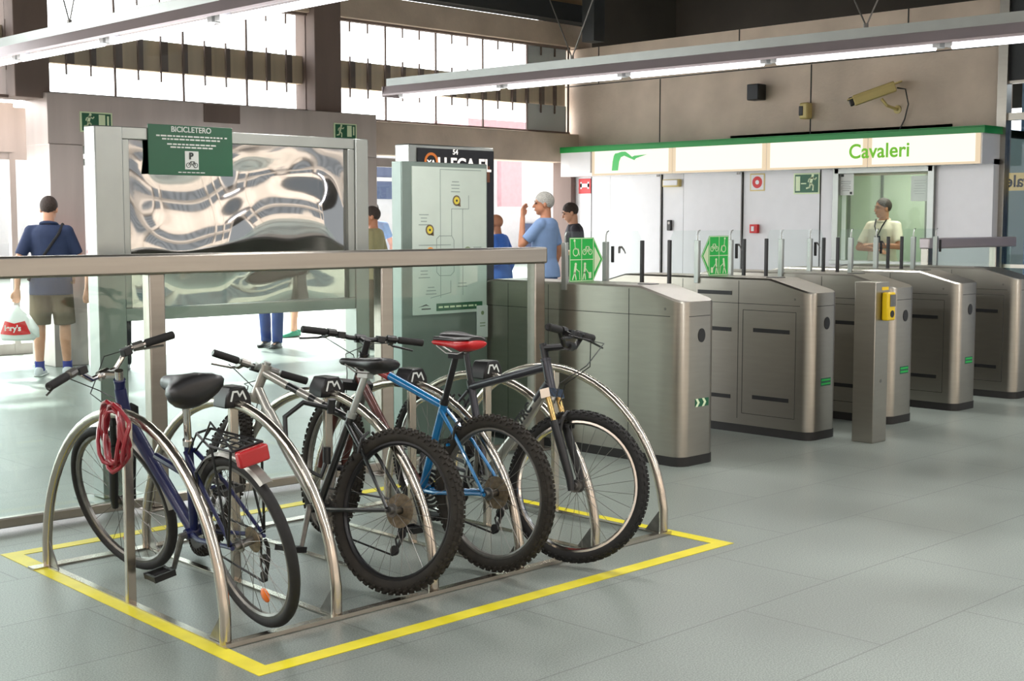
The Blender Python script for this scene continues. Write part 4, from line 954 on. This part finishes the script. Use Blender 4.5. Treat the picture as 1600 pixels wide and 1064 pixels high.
for s in (-1, 1): f.tube([(-.14, s*.062, zc), A+V(0, s*.075, .01)], .005, 6).tube([(.0, s*.062, zc), A+V(0, s*.075, .01)], .005, 6).tube([(.16, s*.03, zc+.02), k['S']+V(-.01, s*.015, -.04)], .004, 5)
f.tube([(-.16, .06, zc), (-.05, .07, zc+.10), (.06, .06, zc+.01)], .004, 5)
f.build('carrier', M['black'], b1)
tl = MB().box(-.19, -.155, -.06, .06, zc-.06, zc+.0).build('tail_light', M['redlens'], b1, bevel=.008)
# 2: black and silver mountain bike
b2, k = bicycle('mountain_bike', 'black and silver mountain bike with turned handlebar, long grey seatpost and big knobby rear wheel', (3.345, 4.117, .013), 100.3, 11,
    dict(frame=M['blackpaint'], tr=.0165, tw=.054, knob=.006, tyre=M['dirtrubber'], rim=M['blackmet'], seatz=.92, st=.42, postmat=M['alu'], headmat=M['silverpaint'], tt2=M['silverpaint'], ttf=.30, bands=[(.42, .55), (.62, .7)], bandmat=M['silverpaint'], dt2=M['silverpaint'], upper=M['silverpaint'], steer=-31, barw=.45, stemh=.004, stemr=0, stemf=.115, rise=.0, back=.03, stemmat=M['alu'], barmat=M['alu'], crank=90, pieplate=1, cassmat=M['rust'], levermat=M['greymet'], gripmat=M['rubber'], sadw=.07, sadl=.28))
# 3: blue and red mountain bike
b3, k = bicycle('mountain_bike', 'bright blue mountain bike with dark red front and red and black saddle', (3.873, 4.069, .019), 94, 2.5,
    dict(frame=M['bluepaint'], tr=.0185, tw=.054, knob=.006, tyre=M['dirtrubber'], rim=M['greymet'], seatz=.957, st=.42, postmat=M['blackmet'], headmat=M['blackpaint'], tt2=M['redpaint'], ttf=.36, dt2=M['brownpaint'], dtr=.021, upper=M['greymet'], susp=1, crownmat=M['black'], lower=M['brownpaint'], steer=-19, barw=.62, rise=.013, back=.04, stemh=.06, stemf=.078, sadmat=M['saddlered'], sadtop=M['saddleblack'], sadw=.068, sadl=.27, sadt=.034, crank=60, pieplate=1, cassmat=M['rust'], crankmat=M['black']))
# 4: dark grey mountain bike facing out
b4, k = bicycle('mountain_bike', 'dark grey mountain bike parked facing out, with gold fork tubes and silver-rimmed front wheel', (4.335, 4.985, .018), 264.5, -2,
    dict(frame=M['greypaint'], tr=.0195, dtr=.024, tw=.048, r=.33, tyre=M['rubber'], knob=.0035, rim=M['chrome'], seatz=.93, st=.44, postmat=M['blackmet'], upper=M['gold'], susp=1, crownmat=M['chrome'], lower=M['black'], steer=26, barw=.50, rise=.06, back=.0, stemh=.06, stemf=.125, wb=1.06, crank=80, dt2=M['silverpaint'], crankmat=M['greymet'], hl=.13))
B, Hb, ax = k['B'], k['Hb'], (k['Ht']-k['Hb']).normalized()
p0 = Hb+ax*.03; d = (B-p0).normalized(); u = V(0, 1, 0)
MB().tube([p0+d*.0, p0+d*.12], .0255, 14).build('down_tube_collar', M['greypaint'], k['frame'])
rt = -d; upv = rt.cross(V(0, -1, 0)) if 0 else V(0, -1, 0).cross(rt)
if upv.z < 0: upv = -upv
nrm = rt.cross(upv)
for s in (-1, 1):
    r_ = rt if s > 0 else -rt
    o = p0+d*.235+V(0, 0, 0); n_ = r_.cross(upv)
    text('lettering', 'MTRC' , .062, (o+n_*.0243, r_, upv), M['black'], k['frame'], bold=.002)

# cables
cl = MB(); random.seed(11)
for j in range(7):
    pts = []
    ox, oy = random.uniform(-.025, .02), random.uniform(-.03, .03); rr = random.uniform(.75, 1.05); ph = random.uniform(0, 6)
    for i in range(20):
        a = 2*PI*i/20
        pts.append((2.488+ox*.6+.012*math.sin(3*a+ph), 4.70+oy+.095*rr*math.cos(a)+.01*math.sin(2*a+ph), .70-.02*rr+.125*rr*math.sin(a)+.012*math.cos(4*a+ph)))
    cl.tube(pts, .0085, 7, closed=True)
o = cl.build('cable_lock', M['redcable'], None); tag(o, 'red coiled cable lock hung over the crown of the nearest rack arch', 'cable lock')
o = MB().tube([(3.36, 4.50, .72), (3.28, 4.58, .745), (3.20, 4.60, .69), (3.19, 4.58, .58), (3.23, 4.50, .48), (3.27, 4.45, .45), (3.30, 4.45, .52)], .011, 8).cyl((3.30, 4.45, .50), (3.30, 4.45, .57), .017, 10).cyl((3.36, 4.50, .70), (3.36, 4.49, .76), .017, 10).build('cable_lock', M['black'], None)
tag(o, 'black cable lock looped beside the seat tube of the black and silver mountain bike', 'cable lock')
# ------------------------------------------------------------------ people
def meshed(mb, name, mat, parent, vox, it=4):
    o = mb.build(name, mat, parent, 0)
    m = o.modifiers.new('skin_merge', 'REMESH'); m.mode = 'VOXEL'; m.voxel_size = vox; m.use_smooth_shade = True
    s = o.modifiers.new('soften', 'SMOOTH'); s.factor = .5; s.iterations = it
    return o
def torso_loft(mb, secs, bend):
    rings = []
    for z, w, d, off in secs:
        rings.append([bend(V(off+d*math.cos(a), w*math.sin(a), z)) for a in [2*PI*k/20 for k in range(20)]])
    mb.loft(rings)
def person(label, loc, rz, H, P):
    """local +x is forward, +y the person's left; sizes for a 1.75 m figure scaled by H"""
    t = thing('person', label, 'person', loc, R(rz)); k = H/1.75; t.scale = (k, k, k)
    lean = R(P.get('lean', 0))
    def bend(p):
        p = Vector(p)
        if p.z < .95 or not lean: return p
        f = min(1, (p.z-.95)/.3)*lean
        q = Quaternion((0, 1, 0), f); c = V(0, 0, .95); return c+q @ (p-c)
    fat = P.get('fat', 1.0)
    sk = P.get('skin', M['skin'])
    st = P.get('stance', .10); sp = P.get('split', (0, 0))
    hips = {s: V(0, s*.095, .92) for s in (1, -1)}
    ank = {s: V((sp[0] if s > 0 else sp[1]), s*st, .085) for s in (1, -1)}
    knee = {s: (hips[s]+ank[s])*.5+V(.015, s*.005, .025) for s in (1, -1)}
    shd = {s: bend(V(-.01, s*.168*fat**.4, 1.42)) for s in (1, -1)}
    elb = {}; wr = {}
    for s in (1, -1):
        e, w = P.get('armL' if s > 0 else 'armR', (V(-.05, s*.27, 1.13), V(.04, s*.275, .88)))
        elb[s], wr[s] = Vector(e), Vector(w)
    neck = bend(V(0, 0, 1.48))
    yaw = R(P.get('yaw', 0)); nod = R(P.get('nod', 0))
    hc = neck+bend(V(.02, 0, 1.63))-bend(V(0, 0, 1.48))
    hq = Quaternion((0, 0, 1), yaw) @ Quaternion((0, 1, 0), nod+lean*.5)
    hp = lambda x, y, z: hc+hq @ V(x, y, z)
    hm = hq.to_matrix()
    b = MB()
    for s in (1, -1):
        b.caps(hips[s], knee[s], .085*fat, .056, 14).caps(knee[s], knee[s]*.62+ank[s]*.38+V(-.018, 0, 0), .054, .056, 14).caps(knee[s]*.62+ank[s]*.38+V(-.018, 0, 0), ank[s], .055, .036, 14)
        b.caps(ank[s]+V(-.03, 0, -.045), ank[s]+V(.14, s*.015, -.055), .036, .028, 12)
        b.caps(shd[s], elb[s], .05, .039, 12).caps(elb[s], wr[s], .039, .027, 12)
        d = (wr[s]-elb[s]).normalized(); side = d.cross(V(0, 0, 1) if abs(d.z) < .9 else V(1, 0, 0)).normalized(); pal = d.cross(side)
        h0 = wr[s]+d*.02; h1 = wr[s]+d*.085
        b.caps(h0-side*.012, h1-side*.02, .02, .017, 8).caps(h0+side*.012, h1+side*.02, .02, .017, 8).caps(h0, h1, .022, .019, 8)
        for i, (o_, l) in enumerate(((-.032, .06), (-.011, .075), (.011, .078), (.031, .068))):
            f0 = h1+side*o_; f1 = f0+d*l*.5+pal*.012; f2 = f1+d*l*.35+pal*.03
            b.caps(f0, f1, .0098, .009, 8, 3).caps(f1, f2, .009, .008, 8, 3)
        t0 = wr[s]+d*.03-side*.022; t1 = t0+d*.035-side*.03+pal*.012; b.caps(t0, t1, .013, .011, 8, 3).caps(t1, t1+d*.035+pal*.008, .011, .009, 8, 3)
    torso_loft(b, [(.84, .10, .08, 0), (.88, .155, .105, 0), (.96, .163*fat, .11*fat, 0), (1.06, .148*fat, .10*fat, .01), (1.16, .152*fat, .105*fat, .012), (1.28, .172, .115, .005), (1.38, .178, .105, -.005), (1.44, .135, .08, -.012), (1.475, .075, .062, -.008), (1.50, .058, .058, -.003)], bend)
    b.caps(neck-V(.008, 0, .03), hp(-.025, 0, -.06), .058, .054, 14)
    b.ell(hp(-.012, 0, .035), .098, .077, .092, 18, 12, hm).ell(hp(.02, 0, -.035), .07, .062, .078, 16, 10, hm).ell(hp(.05, 0, -.088), .03, .032, .024, 10, 8, hm)
    b.caps(hp(.088, 0, .012), hp(.108, 0, -.025), .010, .014, 8, 3).ell(hp(.075, 0, .028), .022, .052, .012, 10, 6, hm).ell(hp(.088, 0, -.058), .012, .026, .010, 10, 6, hm)
    for s in (1, -1): b.ell(hp(-.012, s*.078, -.005), .02, .010, .033, 10, 8, hm)
    meshed(b, 'body', sk, t, .0085, 3)
    e = MB()
    for s in (1, -1): e.ell(hp(.082, s*.032, .010), .010, .014, .007, 10, 6, hm)
    e.build('eyes', M['eye'], t)
    e = MB()
    for s in (1, -1): e.tube([hp(.094, s*.014, .032), hp(.094, s*.032, .038), hp(.082, s*.052, .032)], .0045, 6)
    e.tube([hp(.100, -.02, -.060), hp(.103, 0, -.061), hp(.100, .02, -.060)], .0028, 6)
    e.build('brows_and_mouth', P['hair'] if not P.get('greybrow') else M['hairgrey'], t)
    # hair
    hr = MB(); n, m = 28, 16; grid = []
    for i in range(m+1):
        th = PI*.86*i/m
        for j in range(n):
            ph = 2*PI*j/n
            front = math.cos(ph)
            lim = R(P.get('hairline', 62))+(R(138)-R(P.get('hairline', 62)))*(.5-.5*front)**.5
            lim += R(5)*math.sin(7*ph)*math.sin(3*ph+1); tt = min(th, lim); tk = 1.03+.05*(1-(tt/lim)**4)+.012*math.sin(5*ph+9*th)*math.sin(11*th)
            grid.append(hp(-.012+.098*tk*math.sin(tt)*math.cos(ph), .077*(tk+.03)*math.sin(tt)*math.sin(ph), .035+.094*tk*math.cos(tt)))
    fs = [(i*n+j, (i+1)*n+j, (i+1)*n+(j+1) % n, i*n+(j+1) % n) for i in range(m) for j in range(n)]
    hr.add(grid, fs)
    ho = hr.build('hair', P['hair'], t, 80)
    # clothes
    top = MB(); g = .013
    zs = P.get('hem', .86)
    torso_loft(top, [(zs, .168*fat+g*2.4, .122*fat+g*2.4, 0), (.96, .166*fat+g*2, .116*fat+g*2, 0), (1.06, .154*fat+g*1.4, .104*fat+g, .01), (1.16, .156*fat+g, .108*fat+g, .012), (1.28, .175+g, .118+g, .005), (1.38, .182+g, .112+g, -.005), (1.43, .160+g, .096+g, -.012), (1.455, .125+g, .082+g, -.012), (1.49, .078+g*.6, .066+g*.6, -.008)], bend)
    fr = P.get('sleeve', .62)
    for s in (1, -1):
        if fr <= 1: top.caps(shd[s]+V(0, -s*.06, .005), shd[s], .062, .064, 14).tube([shd[s]+V(0, -s*.05, .0), shd[s], shd[s]*.5+elb[s]*.5, shd[s]*(1-fr)+elb[s]*fr], [.056, .064, .062, .060], 14)
        else: top.caps(shd[s], elb[s], .066, .055, 14).caps(elb[s], wr[s]*.95+elb[s]*.05, .054, .042, 14)
    so = meshed(top, 'shirt', P['shirt'], t, .011, 5)
    if P.get('collar'):
        cq = [bend(V(-.005+.075*math.cos(a), .078*math.sin(a), 1.488-.02*math.cos(a))) for a in [2*PI*i/18 for i in range(18)]]
        MB().tube(cq, .016, 8, closed=True).build('collar', P['shirt'], so)
    bt = MB(); sh = P.get('shorts')
    torso_loft(bt, [(.80, .12, .10, 0), (.84, .168*fat, .122*fat, 0), (.92, .170*fat, .122*fat, 0), (.98, .165*fat, .116*fat, 0)], lambda p: Vector(p))
    for s in (1, -1):
        if sh: bt.tube([hips[s]+V(0, 0, .02), hips[s]*.5+knee[s]*.5, knee[s]+V(0, 0, -.02)], [.104*fat, .098*fat, .096*fat], 16)
        else: bt.caps(hips[s], knee[s], .098*fat, .074, 14).tube([knee[s]+V(0, 0, .03), knee[s]*.5+ank[s]*.5+V(-.008, 0, 0), ank[s]+V(-.005, 0, -.03)], [.075, .07, .064], 14)
    meshed(bt, 'shorts' if sh else 'trousers', P['legs'], t, .011, 5)
    for s in (1, -1):
        if sh or P.get('sock'):
            if P.get('sock'): MB().tube([ank[s]+V(-.002, 0, .06), ank[s]+V(0, 0, .0), ank[s]+V(.01, 0, -.03)], [.046, .044, .05], 12).build('sock', P['sock'], t)
        f = MB(); a = ank[s]; rings = []
        for x, w, h0, h1 in ((-.085, .022, .006, .06), (-.07, .036, 0, .085), (-.02, .042, 0, .092), (.04, .043, 0, .078), (.10, .048, 0, .06), (.155, .045, 0, .05), (.19, .03, .004, .036), (.2, .012, .01, .025)):
            z0 = h0; z1 = h1; zc = (z0+z1)/2; hh = (z1-z0)/2
            rings.append([V(a.x+x, a.y+s*.012*(x+.08)/.2+w*(abs(math.cos(q))**.7)*(1 if math.cos(q) > 0 else -1), zc+hh*(abs(math.sin(q))**.7)*(1 if math.sin(q) > 0 else -1)) for q in [2*PI*i/16 for i in range(16)]])
        f.loft(rings); so_ = f.build('shoe', P.get('shoe', M['black']), t, 60)
        MB().box(a.x-.085, a.x+.185, a.y-.04, a.y+.04, 0, .014).build('sole', M['paper'] if P.get('whitesole') else M['black'], so_, bevel=.012)
    return t, dict(hp=hp, hm=hm, bend=bend, wr=wr, shd=shd, elb=elb, shirt=so)
W = lambda x, y: (x, y, 0)
# facing away from the entrance camera side is azimuth about 45 degrees
p, k = person('person in navy polo shirt and brown shorts, back turned, holding a white carrier bag', W(5.93, 12.40), 50, 1.725, dict(hair=M['hairdark'], shirt=M['polonavy'], legs=M['khaki'], shorts=1, collar=1, fat=1.08, skin=M['skin'], hem=.80, stance=.13, split=(.0, .03), sock=M['sock'], shoe=M['shoe'], whitesole=1, armL=(V(-.10, .28, 1.13), V(-.15, .28, .87)), armR=(V(.06, -.27, 1.14), V(.26, -.16, 1.0)), hairline=58, nod=8, sleeve=.8))
bd = k['bend']
MB().tube([V(-.02, -.135, 1.49), V(-.115, -.12, 1.40), V(-.145, .0, 1.22), V(-.14, .12, 1.05), V(-.10, .185, .95), V(.05, .19, .93), V(.15, .1, 1.05), V(.145, -.05, 1.28), V(.08, -.13, 1.46)], .014, 6, closed=True, flat=(0, 0, 1)).build('shoulder_strap', M['darkcloth'], p)
# carrier bag
bx_, by_ = -.215, .27; wx = 5.93+bx_*math.cos(R(50))-by_*math.sin(R(50)); wy = 12.40+bx_*math.sin(R(50))+by_*math.cos(R(50))
t = thing('carrier_bag', 'white plastic carrier bag with a red printed panel hanging from a hand', 'bag', (wx, wy, .365), R(-44))
sec = [(0, .15, .05), (.03, .175, .07), (.12, .17, .075), (.2, .14, .06), (.26, .085, .04), (.30, .04, .025), (.335, .018, .016)]
rings = []
for z, w, d in sec: rings.append([(w*math.cos(a)*(1+.05*math.sin(5*a+z*9)), d*math.sin(a)*(1+.08*math.cos(4*a+z*7)), z) for a in [2*PI*i/28 for i in range(28)]])
MB().loft(rings).build('bag_body', M['bag'], t, 80)
MB().tube([(.1, 0, .24), (.16, 0, .1), (.2, .0, .03)], [.02, .05, .012], 10).build('loose_handle', M['bag'], t, 80)
def curved(pts2, off):
    o = []
    for x, z in pts2:
        zz = max(0, min(.34, z)); w = .17 if zz < .13 else .17-(zz-.13)*.55; d = .075 if zz < .13 else .075-(zz-.13)*.24
        o.append((x, -d*math.sqrt(max(.02, 1-(x/w)**2))-off, z))
    return o
pn = MB(); nx = 12; bot, topp = [], []
for i in range(nx+1):
    u = -1+2*i/nx; bot.append((u*.145, .055+.01*abs(u))); topp.append((u*.095, .19-.025*(1-abs(u))))
a = curved(bot, .012); c = curved(topp, .012)
pn.add(a+c, [(i, i+1, nx+2+i, nx+1+i) for i in range(nx)]); pn.build('printed_panel', M['red'], t)
text('lettering', "lery's", .075, FY(-.005, -.106, .122), M['paper'], t, bold=.002)
p, k = person('dark red-haired person in red top behind the mirror board, beside the navy polo shirt', W(6.62, 12.45), 230, 1.64, dict(hair=M['hairred'], shirt=M['redcloth'], legs=M['darkcloth']))
person('person in blue jeans and dark shoes whose legs show below the mirror board', W(9.15, 13.40), 215, 1.74, dict(hair=M['hairdark'], shirt=M['darktee'], legs=M['jean'], split=(.06, -.05), stance=.09))
person('person with bare legs and green shoes showing below the mirror board', W(10.2, 14.45), 180, 1.66, dict(hair=M['hairred'], shirt=M['redcloth'], legs=M['darkcloth'], shorts=1, shoe=M['shoegreen'], stance=.07, split=(.05, -.08)))
person('person in olive shirt half hidden by the far edge of the mirror board', W(9.92, 12.42), 120, 1.66, dict(hair=M['hairdark'], shirt=M['olive'], legs=M['khaki'], fat=1.05, sleeve=.9, yaw=20, skin=M['skin2']))
person('person with dark hair and pale blue shirt far outside, behind the olive shirt', W(12.75, 15.95), 230, 1.76, dict(hair=M['hairdark'], shirt=M['bluegrey'], legs=M['jean']))
person('person in royal blue shirt and jeans standing between the map totem and the grey-haired person', W(11.75, 12.15), 110, 1.57, dict(hair=M['skin2'], shirt=M['royal'], legs=M['jean'], fat=1.05, sleeve=1.2, lean=6, skin=M['skin2'], hairline=40, armL=(V(-.1, .27, 1.13), V(.12, .26, 1.02))))
person('grey-haired person in grey-blue t-shirt raising one hand to the mouth', W(10.55, 10.22), 112, 1.80, dict(hair=M['hairgrey'], greybrow=1, shirt=M['bluegrey'], legs=M['jean'], skin=M['skin2'], yaw=26, fat=1.05, sleeve=.75, armL=(V(.17, .24, 1.2), V(.2, .14, 1.49))))
person('person with short dark hair in charcoal t-shirt looking down beside the white booth wall', W(12.45, 11.5), 140, 1.72, dict(hair=M['hairdark'], shirt=M['darktee'], legs=M['darkcloth'], skin=M['skin'], nod=14, lean=6, yaw=0, armL=(V(.02, .27, 1.15), V(.24, .16, 1.1)), armR=(V(.02, -.27, 1.15), V(.24, -.12, 1.1))))
p, k = person('uniformed guard in cream shirt with folded arms inside the ticket booth', W(15.1, 8.76), 184, 1.77, dict(hair=M['hairdark'], shirt=M['shirtcream'], legs=M['darkcloth'], skin=M['skin2'], yaw=-36, fat=1.06, collar=1, sleeve=.8, hairline=52, hem=.95, armL=(V(.10, .27, 1.17), V(.24, -.02, 1.19)), armR=(V(.10, -.27, 1.15), V(.20, .02, 1.13))))
MB().tube([V(.05, .07, 1.50), V(.125, .05, 1.42), V(.145, .0, 1.30), V(.125, -.05, 1.42), V(.05, -.07, 1.50)], .009, 6).box(.14, .15, -.035, .035, 1.2, 1.3).build('lanyard', M['darkcloth'], p)

# ------------------------------------------------------------------ light and camera
def area(name, loc, rot, sx, sy, e, col=(1, 1, 1)):
    l = bpy.data.lights.new(name, 'AREA'); l.shape = 'RECTANGLE'; l.size = sx; l.size_y = sy; l.energy = e; l.color = col
    o = bpy.data.objects.new(name, l); C.objects.link(o); o.location = loc; o.rotation_euler = rot; return o
area('booth_ceiling_light', (15.2, 8.6, 2.45), (0, 0, 0), .6, 1.2, 26, (1, .97, .9))
area('corridor_fill_light', (16, 5.5, 3.2), (0, 0, 0), .5, 2, 20, (.8, .9, 1))  # added fill with no fitting, tints the space behind the dark glass blue
sun = bpy.data.lights.new('sun', 'SUN'); sun.energy = 8.0; sun.angle = R(3); sun.color = (1, .97, .92)
so = bpy.data.objects.new('sun', sun); C.objects.link(so); so.rotation_euler = (R(-38), R(14), 0)
w = bpy.data.worlds.new('sky'); bpy.context.scene.world = w; w.use_nodes = True
nt = w.node_tree; bg = nt.nodes['Background']; Lk = nt.links
tc = nt.nodes.new('ShaderNodeTexCoord'); sx = nt.nodes.new('ShaderNodeSeparateXYZ'); Lk.new(tc.outputs['Generated'], sx.inputs[0])
mr = nt.nodes.new('ShaderNodeMapRange'); mr.interpolation_type = 'SMOOTHSTEP'
mr.inputs[1].default_value = -.15; mr.inputs[2].default_value = .35; mr.inputs[3].default_value = .62; mr.inputs[4].default_value = 5.5
Lk.new(sx.outputs['Y'], mr.inputs[0])
Lk.new(mr.outputs[0], bg.inputs['Strength'])
bg.inputs['Color'].default_value = (.97, .985, 1, 1)
cd = bpy.data.cameras.new('camera'); cam = bpy.data.objects.new('camera', cd); C.objects.link(cam)
cd.sensor_width = 36; cd.lens = 36*2100/1600; cd.clip_end = 300
pitch = math.atan(187/2100)
cam.location = (0, 0, 1.5); cam.rotation_euler = (PI/2-pitch, 0, R(45.5)-PI/2)
sc = bpy.context.scene; sc.camera = cam
sc.view_settings.view_transform = 'Standard'; sc.view_settings.look = 'None'; sc.view_settings.exposure = .3
sc.cycles.max_bounces = 8; sc.cycles.transparent_max_bounces = 16; sc.cycles.diffuse_bounces = 4; sc.cycles.glossy_bounces = 5
sc.cycles.sample_clamp_indirect = 6; sc.cycles.caustics_reflective = False; sc.cycles.caustics_refractive = False
sc.cycles.use_denoising = True
